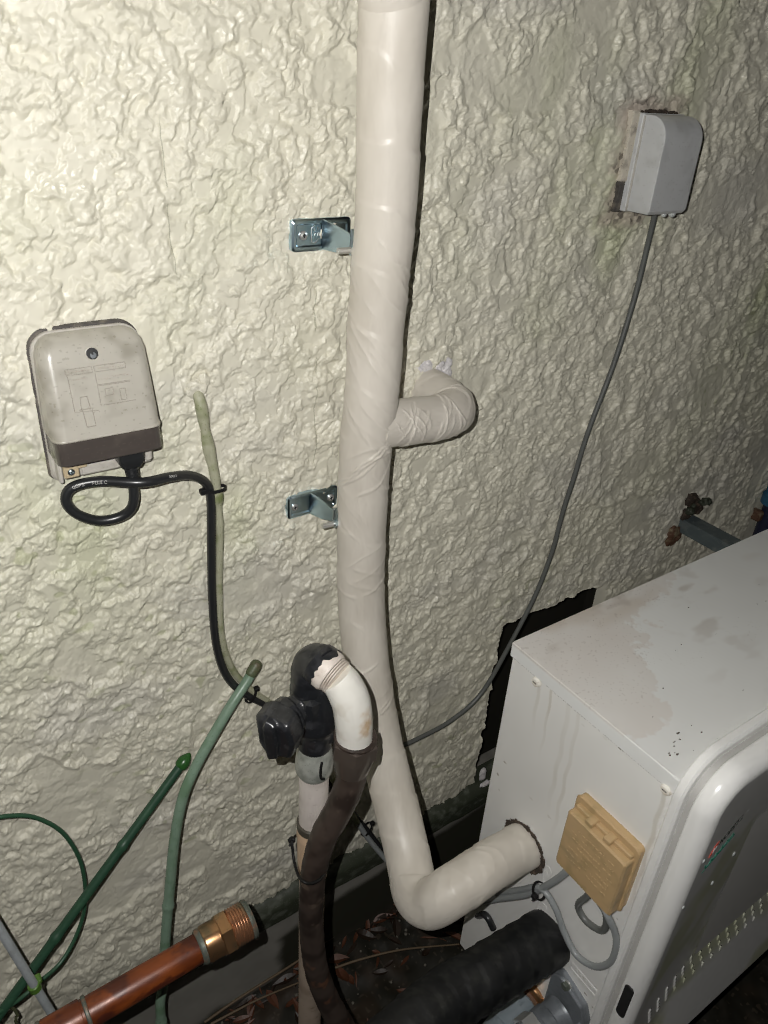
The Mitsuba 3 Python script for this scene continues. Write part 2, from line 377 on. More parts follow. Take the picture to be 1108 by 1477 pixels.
def wall_relief(X, Z):
    q = np.stack([X, Z, 0 * X], -1)
    fb = lambda p, o, k: meshkit.fbm(p, o, k) - .5
    w = np.stack([fb(q * 60, 4, 21), fb(q * 60 + 9, 4, 22), 0 * X], -1)
    w2 = np.stack([fb(q * 230, 2, 23), fb(q * 230 + 9, 2, 24), 0 * X], -1)
    p = q + .0105 * w + .0052 * w2
    a = meshkit.fbm(p / .027, 3, 1)
    b = meshkit.fbm(p / .0165 + 31, 2, 2)
    c = meshkit.fbm(p / .0100 + 57, 2, 3)
    d = meshkit.noise((q + .003 * w) / .0052 + 11, 4)
    e2 = meshkit.noise(q / .0033 + 5, 14)
    # flattened gobs of plaster lying over one another: each layer ends in a short steep edge
    h = 0
    for f_, lv, wd, ht in ((a, .43, .024, .0019), (a, .55, .024, .0019), (b, .46, .030, .0019), (b, .58, .030, .0013), (c, .52, .05, .0011)):
        h = h + ht * S((f_ - lv) / wd)
    h = h + (.0022 * (d - .5) + .0011 * (e2 - .5)) * S((b - .34) / .2) + .0010 * (b - .5)
    flat = S((meshkit.fbm(q * 9 + 5, 3, 6) - .64) / .05)
    h *= 1 - .7 * flat
    big = .006 * (meshkit.fbm(q * 5, 2, 9) - .5)
    out = S((X + .85) / .15) * S((2.25 - X) / .15) * S((2.05 - Z) / .1)
    return (h - .0036) * out + big * out
REL = wall_relief(WX, WZ)
# plain troweled zones: round the grey cover box, the mortared pipe hole and under the opening
def near_box(X, Z, x0, x1, z0, z1, w):
    dx = np.maximum(np.maximum(x0 - X, X - x1), 0); dz = np.maximum(np.maximum(z0 - Z, Z - z1), 0)
    return S(1 - np.hypot(dx, dz) / w)
keep = 1 - .35 * near_box(WX, WZ, .862, .955, 1.31, 1.435, .02)
keep *= 1 - .8 * near_box(WX, WZ, .118, .232, 1.095, 1.237, .006)
wm = grid_mesh(WX, -REL * keep, WZ)
jag = lambda t, s: .0022 * (meshkit.fbm(np.stack([t * 40, 0 * t, 0 * t + s], -1), 3, s) - .5)
inside = (WX > OX0 + 1e-5) & (WX < OX1 - 1e-5 + 4 * np.minimum(jag(WZ, 3), 0)) & (WZ < OZ1 - 1e-5)
inside |= np.hypot(WX - .584, (WZ - 1.110)) < .026 + .9 * jag(np.arctan2(WZ - 1.110, WX - .584) * .08 + 2, 7)
bad = inside.reshape(-1)
f = np.asarray(wm.faces); f = f[~bad[f].any(1)]
# close the cut edges: a strip back into the wall
e = np.sort(np.vstack([f[:, [0, 1]], f[:, [1, 2]], f[:, [2, 0]]]), 1)
u, cnt = np.unique(e, axis=0, return_counts=True)
u = u[cnt == 1]; vv = np.asarray(wm.vertices)
mid = vv[u].mean(1)
u = u[((mid[:, 0] > .7) & (mid[:, 0] < 1.15) & (mid[:, 2] < .70) & (mid[:, 2] > .2435)) | (np.hypot(mid[:, 0] - .584, mid[:, 2] - 1.110) < .06)]
back = vv.copy(); k0 = len(vv); ids = np.unique(u); remap = -np.ones(len(vv), int); remap[ids] = k0 + np.arange(len(ids))
bv = vv[ids].copy(); bv[:, 1] = .022
f = np.vstack([f, np.stack([u[:, 0], u[:, 1], remap[u[:, 1]]], -1), np.stack([u[:, 0], remap[u[:, 1]], remap[u[:, 0]]], -1)])
wm = trimesh.Trimesh(np.vstack([vv, bv]), f, process=False); wm.remove_unreferenced_vertices()
part('stucco', wm, 'm_stucco', wall, True)
# recess behind the opening and behind the pipe hole
rec = cat(box((.74, 1.12), (.078, .090), (.20, .70)), box((.735, .742), (.024, .085), (.20, .70)), box((1.118, 1.125), (.024, .085), (.20, .70)), box((.74, 1.12), (.024, .085), (.695, .702)))
part('recess', rec, 'm_recess', wall, 30, 'dark recess behind the cut edge of the stucco')
part('pipe_hole', box((.55, .64), (.025, .030), (1.08, 1.16)), 'm_recess', wall, 30)
# drip ledge: rounded metal strip, dark and mouldy
prof = np.array([[.0, .246], [-.007, .2425], [-.016, .234], [-.019, .226], [-.019, .196], [-.016, .190], [.006, .188]])
lx = np.r_[-3, -1, np.arange(-.3, 1.6, .012), 2, 4]
L = np.array([[(x, y - .0025 * (meshkit.noise(np.array([x * 60, z * 90, 0]), 8) - .5) * (k not in (0, 6)), z + .004 * (meshkit.noise(np.array([x * 25, 5, 0]), 9) - .5)) for k, (y, z) in enumerate(prof)] for x in lx])
part('drip_ledge', flip(skin(np.concatenate([L, np.array([[(x, .03, .19) for x in lx], [(x, .03, .246) for x in lx]]).transpose(1, 0, 2)], 1))), 'm_ledge', wall, 40, 'dark mouldy drip ledge along the foot of the stucco')
part('foundation', box((-3, 4), (-.006, .2), (-.3, .1865), .004), 'm_concrete', wall, 30, 'grey concrete foundation with a near black area on its right')
# crumbled mortar round the pipe hole
def blob(c, r, seed, amp=.35, sub=3, sq=(1, 1, 1)):
    m = trimesh.creation.icosphere(sub, 1.0)
    v = np.asarray(m.vertices)
    k = 1 + amp * (meshkit.fbm(v * 1.7 + seed * 7.3, 3, seed) - .5) * 2
    return trimesh.Trimesh(np.array(c) + v * k[:, None] * r * np.array(sq), m.faces, process=False)
mr = np.random.default_rng(77)
mb = []
for i in range(34):
    t = np.radians(mr.uniform(20, 118)); d_ = .028 + abs(mr.normal(0, .006))
    if 78 < np.degrees(t) < 92 and d_ < .036: continue
    mb.append(blob((.584 + d_ * math.cos(t), .001, 1.110 + d_ * math.sin(t)), mr.uniform(.003, .0075), 40 + i, .6, 2, (1, .55, 1)))
part('mortar', cat(*mb), 'm_mortar', wall, True, 'crumbled pale mortar round the hole behind the branch pipe')
# scraps of stucco and sealant at the lower corner of the opening
part('stucco_scrap', cat(blob((.806, -.006, .272), .011, 3, .5, 3, (.7, .5, 1.5)), blob((.812, -.012, .247), .007, 4, .6, 3, (1.7, .6, .7)), blob((.826, -.015, .243), .005, 5, .6)), 'm_mortar', wall, True)
# fine dirty cracks stay as relief in the stucco

# ------------------------------------------------------------------ taped pipe with its branch
pipe = thing('wrapped_pipe', 'thick pipe wrapped in beige vinyl tape with a branch into the wall', 'pipe')
def wrapped(ctrl, r, n, m, folds, seed, pitch=.062, lap=.0012):
    """a taped tube: spiral tape laps plus folds. folds: (s, angle, slant, half length in angle, height, width)"""
    p = spl(ctrl, n)
    s = np.r_[0, np.cumsum(np.linalg.norm(np.diff(p, axis=0), axis=1))]
    t, A, B = frames(p)
    th = np.arange(m) * 2 * np.pi / m
    SS, TH = np.meshgrid(s, th, indexing='ij')
    ph = (SS / pitch + TH / (2 * np.pi) + .25 * (meshkit.noise(np.stack([SS * 14, np.cos(TH), np.sin(TH)], -1), seed) - .5))
    fr = ph - np.floor(ph)
    w = .3 + .7 * S((meshkit.noise(np.stack([SS * 25, 2 * np.cos(TH), 2 * np.sin(TH)], -1), seed + 1) - .3) / .4)
    rad = r + lap * w * np.where(fr < .94, .5 - fr, .5 - fr + S((fr - .94) / .06))
    rad += .0011 * (meshkit.fbm(np.stack([SS * 22, 1.3 * np.cos(TH), 1.3 * np.sin(TH)], -1), 3, seed + 2) - .5)
    for (fs, fa, sl, hl, ht, wd) in folds:
        d = (TH - fa + np.pi) % (2 * np.pi) - np.pi
        c = SS - fs - sl * d - .012 * (meshkit.noise(np.stack([d * 1.3, 0 * d + fs * 50, 0 * d], -1), seed + 5) - .5)
        rad += ht * np.exp(-(c / wd)**2) * S((hl - np.abs(d)) / (.5 * hl))
    P = p[:, None] + rad[..., None] * (np.cos(TH)[..., None] * A[:, None] + np.sin(TH)[..., None] * B[:, None])
    return skin(P), p, s, A, B
main = [V(.47, -.085, 2.25), V(.448, -.095, 1.75), (0.4329, -0.0920, 1.5384), (0.4358, -0.0890, 1.5105), (0.4436, -0.0800, 1.4333), (0.4518, -0.0720, 1.3438), (0.4520, -0.0660, 1.2407), (0.4504, -0.0670, 1.1570), (0.4475, -0.0640, 1.0807), (0.4481, -0.0640, 0.9780), (0.4464, -0.0730, 0.8802), (0.4438, -0.0980, 0.7850), (0.4460, -0.1320, 0.6881), (0.4463, -0.1720, 0.6197), (0.4375, -0.2170, 0.5764), (0.4253, -0.2520, 0.5583), (0.4148, -0.2790, 0.5545), (0.4162, -0.3020, 0.5648), (0.4340, -0.3180, 0.5936), (0.4870, -0.3200, 0.6015), (0.5405, -0.3155, 0.5898), (0.5680, -0.3139, 0.5836)]
mp = spl(main, 800)
def s_at(z):
    d = np.r_[0, np.cumsum(np.linalg.norm(np.diff(mp, axis=0), axis=1))]
    return d[np.argmin(np.abs(mp[:600, 2] - z))]
S_END = np.sum(np.linalg.norm(np.diff(mp, axis=0), axis=1))
t_, A_, B_ = frames(mp)
# angle on the tube that faces the room (about -y and a little -x)
face = V(-.5, -.85, 0); i0 = 420
FA = math.atan2(face @ B_[i0], face @ A_[i0])
folds = []
R2 = np.random.default_rng(5)
for z, n, sl, ht in ((1.28, 8, .034, .0010), (1.20, 8, .034, .0011), (1.12, 9, .030, .0012), (1.06, 9, -.020, .0012), (1.01, 7, .032, .0011), (.93, 3, -.012, .0010), (.90, 3, .01, .0008), (.70, 2, -.012, .0010), (.60, 2, -.014, .0009)):
    for k in range(n):
        folds.append((s_at(z) + R2.uniform(-.035, .035), FA + R2.uniform(-1.2, 1.2), -sl * R2.uniform(.7, 1.3), R2.uniform(.5, 1.3), ht * R2.uniform(.6, 1.6), R2.uniform(.0009, .0020)))
for k in range(9):   # pleats of the bottom elbow fan out from its inside
    folds.append((S_END - .165 + .011 * k, FA + R2.uniform(-1.0, 1.0), R2.uniform(-.012, .012), R2.uniform(.8, 1.5), R2.uniform(.0005, .0011), R2.uniform(.0012, .0022)))
mesh, *_ = wrapped(main, .0300, 1000, 120, folds, 3)
part('main_run', mesh, 'm_tape', pipe, True)
br = [V(.455, -.068, 1.113), V(.50, -.068, 1.108), V(.545, -.067, 1.104), V(.572, -.062, 1.105), V(.5825, -.046, 1.107), V(.584, -.02, 1.109), V(.584, .03, 1.110)]
bp = spl(br, 400); tb, Ab, Bb = frames(bp)
FB = math.atan2(V(0, -1, .3) @ Bb[120], V(0, -1, .3) @ Ab[120])
folds = []
for k in range(11):
    folds.append((.082 + .0065 * k + R2.uniform(-.002, .002), FB + R2.uniform(-.8, .8), R2.uniform(-.014, .014), R2.uniform(.9, 1.8), R2.uniform(.0006, .0013), R2.uniform(.001, .002)))
for k in range(8):
    folds.append((.030 + R2.uniform(-.008, .03), FB + R2.uniform(-.9, .9), R2.uniform(.008, .03) * R2.choice([-1, 1]), R2.uniform(.6, 1.3), R2.uniform(.0005, .001), R2.uniform(.0009, .0018)))
mesh, *_ = wrapped(br, .0275, 300, 130, folds, 8, .04)
part('branch', mesh, 'm_tape', pipe, True, 'short branch that elbows back into the wall')
# dark ring painting the shaded gap round the pipe end, with crumbs of dirt
e = V(*(0.5680, -0.3139, 0.5836)); 
th = np.linspace(0, 2 * np.pi, 40, endpoint=False)
part('shade_ring_crust', cat(lathe((.5640, e[1], e[2]), (-1, 0, 0), [(0, .0350), (.0010, .0345), (.0011, .028)], 40), *[blob((.5628, e[1] + .0345 * math.cos(t), e[2] + .0345 * math.sin(t)), .0016 + .0030 * meshkit.noise(V(t * 9, 1, 2), 3), 60 + i, .6, 2, (.45, 1, 1)) for i, t in enumerate(th)]), 'm_dirt', pipe, True, 'dark ring painted for the shaded gap round the pipe at the heater, with dirty crust')

# ------------------------------------------------------------------ zinc brackets that hold the pipe
def bracket(x0, x1, z0, z1, label, arm_x, mirror, screws, fold):
    b = thing('pipe_bracket', label, 'pipe bracket', 'zinc brackets that hold the wrapped pipe to the wall')
    cx, cz = (x0 + x1) / 2, (z0 + z1) / 2; w, h = x1 - x0, z1 - z0
    o = V(cx, -.0015, cz)
    P = [rr(w, h, .004), rr(w, h, .004), rr(w - .004, h - .004, .003), rr(w - .009, h - .009, .003), rr(w - .012, h - .012, .002), ]
    ys = [0.006, -.0028, -.0042, -.0042, -.0027]
    part('wall_plate', flip(skin(np.array([[(cx + a, y, cz + c) for a, c in q] for q, y in zip(P, ys)]))), 'm_zinc', b, 25)
    # standing arm, tapering outwards, with a small bend
    zl, zh = cz - h * .46, cz + h * .46
    arm = [[(arm_x - .0012, -.004, zl), (arm_x + .0012, -.004, zl), (arm_x + .0012, -.004, zh), (arm_x - .0012, -.004, zh)],
           [(arm_x - .0008 + .006, -.022, zl + .000), (arm_x + .0016 + .006, -.022, zl + .000), (arm_x + .0016 + .006, -.022, zh - .004), (arm_x - .0008 + .006, -.022, zh - .004)],
           [(arm_x + .0128, -.040, zl + .003), (arm_x + .0152, -.040, zl + .003), (arm_x + .0152, -.040, zh - .010), (arm_x + .0128, -.040, zh - .010)],
           [(arm_x + .016, -.052, zl + .005), (arm_x + .0184, -.052, zl + .005), (arm_x + .0184, -.052, zh - .013), (arm_x + .016, -.052, zh - .013)]]
    part('arm', flip(skin(np.array(arm))), 'm_zinc', b, 20)
    zb = cz - h * .1
    # band round the pipe, mostly under the tape, and its bolt
    part('clamp_lug', cat(box((arm_x + .006, arm_x + .020), (-.050, -.046), (zb - .010, zb + .016), .001), box((arm_x + .017, arm_x + .020), (-.066, -.046), (zb - .010, zb + .016), .001)), 'm_zinc_rough', b, 20)
    bo = part('bolt', tube([(arm_x - .009, -.049, zb - .004), (arm_x + .018, -.050, zb - .004)], .0032, 14), 'm_steel', b)
    part('nut', hexa((arm_x + .006, -.0497, zb - .004), (1, 0, 0), .0056, .005), 'm_zinc_rough', bo, 20)
    for sx in screws:
        sc = part('screw', screw_head((sx, -.0026, cz), (0, -1, 0), .0048), 'm_steel', b, 30)
        part('cross_recess', cat(box((sx - .002, sx + .002), (-.0057, -.0045), (cz - .0005, cz + .0005), .0002), box((sx - .0005, sx + .0005), (-.0058, -.0045), (cz - .002, cz + .002), .0002)), 'm_black_gap', sc, False)
    return b
b1 = bracket(.3855, .4555, 1.2925, 1.3245, 'upper zinc pipe bracket with a stamped mark and one visible screw', .4215, 1, [.399], 0)
# the stamped mark: a small house-shaped outline with strokes in it, raised from the plate
def stroke(pts, r, y): return tube([(x, y, z) for x, z in pts], r, 6)
mk = [stroke([(.4085, 1.302), (.4085, 1.3155), (.4125, 1.3175)], .00045, -.0029), stroke([(.4085, 1.302), (.4125, 1.300), (.4175, 1.305)], .00045, -.0029),
      stroke([(.4115, 1.3145), (.4115, 1.3125), (.4135, 1.3125)], .0004, -.0029), stroke([(.4115, 1.3075), (.413, 1.310), (.4115, 1.3105)], .0004, -.0029),
      stroke([(.4155, 1.3165), (.416, 1.3135), (.4175, 1.315)], .0004, -.0029), stroke([(.4155, 1.307), (.4165, 1.311), (.4175, 1.3075)], .0004, -.0029)]
part('stamped_mark', cat(*mk), 'm_steel', b1, True)
bracket(.3795, .4495, .9755, 1.0065, 'lower zinc pipe bracket with two visible screws', .4105, 1, [.389, .440], 0)

# ------------------------------------------------------------------ outlet cover on the left
out = thing('outlet_cover', 'beige grey weatherproof outlet cover with a brown skirt and a plugged in black cord', 'outlet cover')
PX0, PX1, PZ0, PZ1 = .1215, .2215, 1.0930, 1.2405
pl_ = rr(PX1 - PX0, PZ1 - PZ0, (.020, .020, .008, .008), 8) + V((PX0 + PX1) / 2, (PZ0 + PZ1) / 2)
part('back_plate', slab(pl_, .010, (0, .004, 0), EX, EZ, -EY, .002), 'm_plate_grey', out, 25)
part('gasket_edge', slab(V((PX0 + PX1) / 2, (PZ0 + PZ1) / 2) + (pl_ - V((PX0 + PX1) / 2, (PZ0 + PZ1) / 2)) * 1.018 + V(-.0012, .0014), .0050, (0, .004, 0), EX, EZ, -EY, .001), 'm_dark_gasket', out, 25)
# hood: horizontal rounded sections growing outwards from top to bottom
def hood_ring(z, d, x0, x1, r):
    k = 7
    q = [(x0, -.006)]
    for a in np.linspace(np.pi, np.pi * 1.5, k): q.append((x0 + r + r * math.cos(a), -d + r + r * math.sin(a)))
    for a in np.linspace(np.pi * 1.5, np.pi * 2, k): q.append((x1 - r + r * math.cos(a), -d + r + r * math.sin(a)))
    q.append((x1, -.006))
    return [(x, y, z) for x, y in q]
hz = [1.2395, 1.2385, 1.2355, 1.2300, 1.2220, 1.19, 1.1500]
hd = [.0085, .0150, .0215, .0265, .0295, .0375, .0462]
xi = [.020, .0145, .0085, .0042, .0020, .0008, .0]
hood = skin(np.array([hood_ring(z, d, PX0 + i, PX1 - i, min(.012, d * .45 - .002)) for z, d, i in zip(hz, hd, xi)]))
part('hood', hood, 'm_cover_grey', out, 40)
sk = skin(np.array([hood_ring(z, d, PX0 + .0007, PX1 - .0007, .010) for z, d in ((1.1503, .0455), (1.1275, .0470), (1.1262, .0462), (1.1262, .0435), (1.148, .042))]))
part('skirt', sk, 'm_skirt', out, 30, 'translucent dark brown skirt along the bottom of the hood')
part('lip', skin(np.array([hood_ring(z, d, PX0 - .0004, PX1 + .0004, .0105) for z, d in ((1.1520, .0462), (1.1512, .0470), (1.1498, .0470), (1.1494, .0462))])), 'm_cover_grey', out, 30)
def hood_y(z): return -np.interp(z, hz[::-1], hd[::-1])
def on_hood(x, z, dy=-.0004): return (x, hood_y(z) + dy, z)
sx, sz = .1690, 1.2235
ny = V(0, -1, .26); ny /= np.linalg.norm(ny)
so = V(*on_hood(sx, sz, .0006))
sc = part('screw_well', lathe(so, ny, [(0, .0060), (.0004, .0060), (.0006, .0050)], 24), 'm_cover_grey', out, 30)
part('screw', lathe(so + ny * .0005, ny, [(0, .0053), (.0003, .0053), (.0004, .001)], 20), 'm_black_gap', sc, 30)
part('screw_head', lathe(so + ny * .0008 + V(.0004, 0, -.0012), ny, [(0, .0034), (.0003, .0034), (.0004, .0022)], 16), 'm_cast_grey', sc, 30)
def print_lines(segs, m, r=.00028):
    return cat(*[tube([on_hood(x0 + (x1 - x0) * t, z0 + (z1 - z0) * t, 0.0) for t in np.linspace(0, 1, 4)], r, 5) for (x0, z0, x1, z1) in segs])
def rect(x0, z0, x1, z1): return [(x0, z0, x1, z0), (x1, z0, x1, z1), (x1, z1, x0, z1), (x0, z1, x0, z0)]
segs = rect(.143, 1.208, .166, 1.213) + rect(.168, 1.208, .196, 1.213) + [(.144, 1.207, .144, 1.176), (.144, 1.176, .165, 1.174), (.168, 1.207, .168, 1.178), (.168, 1.1965, .198, 1.1965), (.168, 1.1955, .198, 1.1955)]
segs += rect(.174, 1.186, .181, 1.192) + rect(.187, 1.180, .192, 1.190) + [(.170, 1.178, .200, 1.178)]
part('moulded_diagram', print_lines(segs, None), 'm_cover_print', out, True)
plug_d = [(.151, 1.188, .157, 1.188), (.151, 1.188, .150, 1.177), (.157, 1.188, .158, 1.177), (.148, 1.177, .161, 1.177), (.151, 1.177, .152, 1.161), (.152, 1.161, .160, 1.161), (.160, 1.161, .1595, 1.177)]
part('moulded_plug_outline', print_lines(plug_d, None, .00035), 'm_cover_print', out, True)
# illegible worn print: rows of short raised dashes
dsh = []
for (x0, x1, z) in ((.145, .164, 1.2105), (.146, .160, 1.2035), (.171, .194, 1.2105), (.170, .180, 1.2005), (.182, .196, 1.202)):
    x = x0
    while x < x1:
        w = R2.uniform(.0008, .002); a, b = R2.uniform(-.001, .001, 2)
        dsh.append((x, z + a, x + w, z + b)); x += w + .0009
part('worn_print', print_lines(dsh, None, .00022), 'm_cover_red_print', out, True)
# what shows under the skirt: brass terminal plate with its screw, socket face, clip
tp = part('terminal_plate', cat(box((.1290, .1430), (-.026, -.020), (1.104, 1.119), .001), box((.141, .151), (-.0255, -.0215), (1.112, 1.118), .001)), 'm_old_brass_plate', out, 25)
part('screw', screw_head((.1355, -.026, 1.1105), (0, -1, 0), .0034), 'm_zinc_rough', tp)
fc = part('socket_face', cat(box((.145, .2155), (-.021, -.005), (1.101, 1.135), .002), box((.206, .214), (-.029, -.02), (1.1065, 1.1245), .002)), 'm_plate_grey', out, 25)
part('screw', screw_head((.1655, -.021, 1.119), (0, -1, 0), .0032), 'm_steel', fc)
part('gusset', box((.1250, .1290), (-.020, -.008), (1.097, 1.128), .001), 'm_plate_grey', out, 25)

# ------------------------------------------------------------------ black power cord
cord = thing('power_cord', 'black power cord with ribbed plug looping below the outlet cover', 'power cord')
pg = V(.1905, -.030, 1.128)
plug = part('plug', skin(np.array([[(pg[0] + x, pg[1] + y, z) for x, y in rr(w, d, .004)] for z, w, d in ((1.140, .024, .020), (1.118, .026, .022), (1.112, .024, .020), (1.107, .019, .016))])), 'm_cord_black', cord, 35)
part('strain_relief', lathe((pg[0], pg[1], 1.109), (.05, -.10, -1), [(z * .0042 + dz, r) for z in range(6) for dz, r in ((0, .0072 - z * .0003), (.0022, .0072 - z * .0003), (.0023, .0056), (.0041, .0056))], 20), 'm_cord_black', plug, 30)
cpts = [V(pg[0], pg[1], 1.106), (0.1885, -0.0340, 1.0691), (0.1775, -0.0300, 1.0531), (0.1555, -0.0260, 1.0508), (0.1354, -0.0240, 1.0627), (0.1270, -0.0220, 1.0788), (0.1348, -0.0220, 1.0922), (0.1605, -0.0280, 1.0955), (0.1954, -0.0460, 1.0937), (0.2256, -0.0400, 1.0897), (0.2525, -0.0260, 1.0783), (0.2734, -0.0140, 1.0583), (0.2789, -0.0110, 1.0336), (0.2761, -0.0110, 0.9720), (0.2731, -0.0110, 0.9039), (0.2742, -0.0110, 0.8287), (0.2850, -0.0120, 0.7731), (0.3074, -0.0130, 0.7331), (0.3398, -0.0140, 0.6952), (0.3783, -0.0120, 0.6376), (0.4210, -0.0100, 0.5430), (0.4736, -0.0090, 0.4139), (0.5265, -0.0240, 0.3044), (0.5570, -0.0600, 0.2368), (0.5784, -0.1400, 0.2230), (0.5734, -0.2400, 0.3226), (0.5562, -0.2800, 0.3914), (0.5600, -0.2970, 0.3772)]
cp = spl(cpts, 420)
part('cord', tube(cp, .0051, 14), 'm_cord_black', cord, True)
# the printed word on the cord's sheath, wrapped on its surface
def on_tube(path, r, s0, txt, height, toward, mat_, parent, name, flipdir=1):
    m = meshkit.text_mesh(txt, height, .0001)
    v = np.asarray(m.vertices)
    s = np.r_[0, np.cumsum(np.linalg.norm(np.diff(path, axis=0), axis=1))]
    t = np.gradient(path, axis=0); t /= np.linalg.norm(t, axis=1, keepdims=True)
    q = s0 + flipdir * v[:, 0]
    c = np.stack([np.interp(q, s, path[:, k]) for k in range(3)], 1)
    tt = np.stack([np.interp(q, s, t[:, k]) for k in range(3)], 1)
    nrm = toward - (tt @ toward)[:, None] * tt; nrm /= np.linalg.norm(nrm, axis=1, keepdims=True)
    up = np.cross(nrm, tt * flipdir)
    a = (v[:, 1] - height / 2) / r
    p = c + (r + .00012 + v[:, 2]) [:, None] * (np.cos(a)[:, None] * nrm + np.sin(a)[:, None] * up)
    part(name, trimesh.Trimesh(p, m.faces, process=False), mat_, parent, False)
sl = np.r_[0, np.cumsum(np.linalg.norm(np.diff(cp, axis=0), axis=1))]
k1 = np.argmin(np.linalg.norm(cp - V(*(0.1542, -0.0270, 1.0958)), axis=1)); k2 = np.argmin(np.linalg.norm(cp - V(*(0.2202, -0.0410, 1.0907)), axis=1)); k3 = np.argmin(np.linalg.norm(cp - V(*(0.1348, -0.0220, 1.0922)), axis=1))
on_tube(cp, .0051, sl[k1], 'FUJI C', .0034, V(-.3, -1, .25), 'm_cord_print', cord, 'printed_lettering')
on_tube(cp, .0051, sl[k3], '00PS', .0032, V(-.3, -1, .3), 'm_cord_print', cord, 'printed_lettering')
on_tube(cp, .0051, sl[k2], '00012', .0022, V(-.3, -1, .6), 'm_cord_print', cord, 'printed_lettering')

# ------------------------------------------------------------------ weathered pale cable
opts = [(.2740, .012, 1.168), (0.2740, -0.0040, 1.1599), (0.2752, -0.0100, 1.1473), (0.2785, -0.0090, 1.1188), (0.2822, -0.0090, 1.0894), (0.2868, -0.0100, 1.0504), (0.2881, -0.0100, 0.9960), (0.2827, -0.0100, 0.9100), (0.2824, -0.0100, 0.8356), (0.2944, -0.0110, 0.7775), (0.3161, -0.0120, 0.7368), (0.3415, -0.0130, 0.7013), (0.3778, -0.0130, 0.6524), (0.4248, -0.0180, 0.5468), (0.4756, -0.0210, 0.4134), (0.5184, -0.0360, 0.3070), (0.5611, -0.0800, 0.2348), (0.5701, -0.1800, 0.2823), (0.5469, -0.2700, 0.4196), (0.5480, -0.3064, 0.4728), (0.5490, -0.3454, 0.5317), (0.5500, -0.3750, 0.5918), (0.5510, -0.3938, 0.6417)]
op = spl(opts, 340)
so_ = np.linspace(0, 1, 340)
rr_ = np.where(so_ < .10, .0056, .0043) + .0016 * (meshkit.noise(np.stack([so_ * 130, 0 * so_, 0 * so_], -1), 4) - .4) * np.where(so_ < .12, 1.4, .15)
oc = thing('weathered_cable', 'pale algae stained cable coming out of the wall beside the outlet cover', 'cable')
part('upper_length', tube(op[:190], rr_[:190], 14), 'm_cable_old', oc, True)
part('lower_length', tube(op[189:], .0046, 14), 'm_cable_grey_light', oc, True, 'clean grey lower end that runs to the yellow box')
part('wall_sealant', cat(blob((.2745, -.003, 1.164), .0095, 12, .5, 3, (1.2, .6, 1.1)), blob((.283, -.003, 1.171), .006, 13, .5, 3, (1, .5, 1.4))), 'm_stucco', oc, True)

def tie(c, axis, r1, r2, label, tail=None, group=None):
    """cable tie: a flat loop round an axis (an ellipse) with its square head"""
    axis = np.array(axis, float); axis /= np.linalg.norm(axis); c = np.array(c, float)
    a = np.cross(axis, EY); a /= np.linalg.norm(a); b = np.cross(axis, a)
    th = np.linspace(0, 2 * np.pi, 40, endpoint=False)
    loop = c + r1 * np.cos(th)[:, None] * a + r2 * np.sin(th)[:, None] * b
    rings = []
    for q, t in zip(loop, th):
        nr = np.cos(t) * a / r1 + np.sin(t) * b / r2; nr /= np.linalg.norm(nr)
        rings.append([q + .0018 * axis, q + .0018 * axis + .0013 * nr, q - .0018 * axis + .0013 * nr, q - .0018 * axis])
    rings.append(rings[0])
    k = thing('cable_tie', label, 'cable tie', group)
    part('band', skin(np.array(rings), cap=False), 'm_tie_black', k, 30)
    h = c + (r1 + .0015) * a
    part('head', box((h[0] - .003, h[0] + .004), (h[1] - .005, h[1] + .002), (h[2] - .003, h[2] + .003), .0008), 'm_tie_black', k, 25)
    if tail is not None: part('tail', tube([h, h + np.array(tail) * .5, h + np.array(tail)], [.0014, .0013, .0011], 8, rnd=1), 'm_tie_black', k)
    return k
tie((0.2838, -0.0110, 1.0473), (.05, 0, 1), .0128, .0072, 'black cable tie just under the outlet cover joining the black cord to the pale cable', (.004, -.004, -.001))
tie((0.3172, -0.0130, 0.7246), (.8, 0, -.6), .0102, .0068, 'black cable tie holding cord and pale cable together left of the black valve', (-.002, -.003, -.004))
tie((0.5151, -0.0280, 0.3314), (.75, -.2, -.65), .0125, .0080, 'black cable tie on the cables between the brown hose and the wrapped pipe', (-.004, -.004, .001))

# ------------------------------------------------------------------ grey cover box on the right and its thin cable
gb = thing('cable_cover_box', 'light grey plastic cable cover box with rounded top, high on the right', 'cover box')
BX0, BX1, BZ0, BZ1, BD = .8795, .9590, 1.3165, 1.4310, .052
def bx_ring(x, ins, rad):
    q = [(-.002, BZ0 + ins), (-BD * .93 + ins, BZ0 + ins)]
    q += [(-BD + ins, BZ0 + .004 + ins)]
    for a in np.linspace(0, np.pi / 2, 9): q.append((-BD + ins + rad - rad * math.cos(a), BZ1 - ins - rad + rad * math.sin(a)))
    q += [(-.002, BZ1 - ins)]
    return [(x, y, z) for y, z in q]
part('cover', skin(np.array([bx_ring(BX0, .0022, .026), bx_ring(BX0 + .0008, .0006, .027), bx_ring(BX0 + .0026, 0, .0275), bx_ring(BX1 - .006, 0, .0275), bx_ring(BX1 - .0022, .0014, .027), bx_ring(BX1, .005, .025)])), 'm_box_grey', gb, 28)
part('base_frame', box((BX0 - .0022, BX1 + .001), (-.014, .002), (BZ0 - .0008, BZ1 + .001), .001), 'm_box_grey', gb, 25)
part('left_seam', box((BX0 - .0026, BX0 + .001), (-.0165, -.0150), (BZ0 + .0006, BZ1 - .002), .0003), 'm_plate_grey', gb, 25)
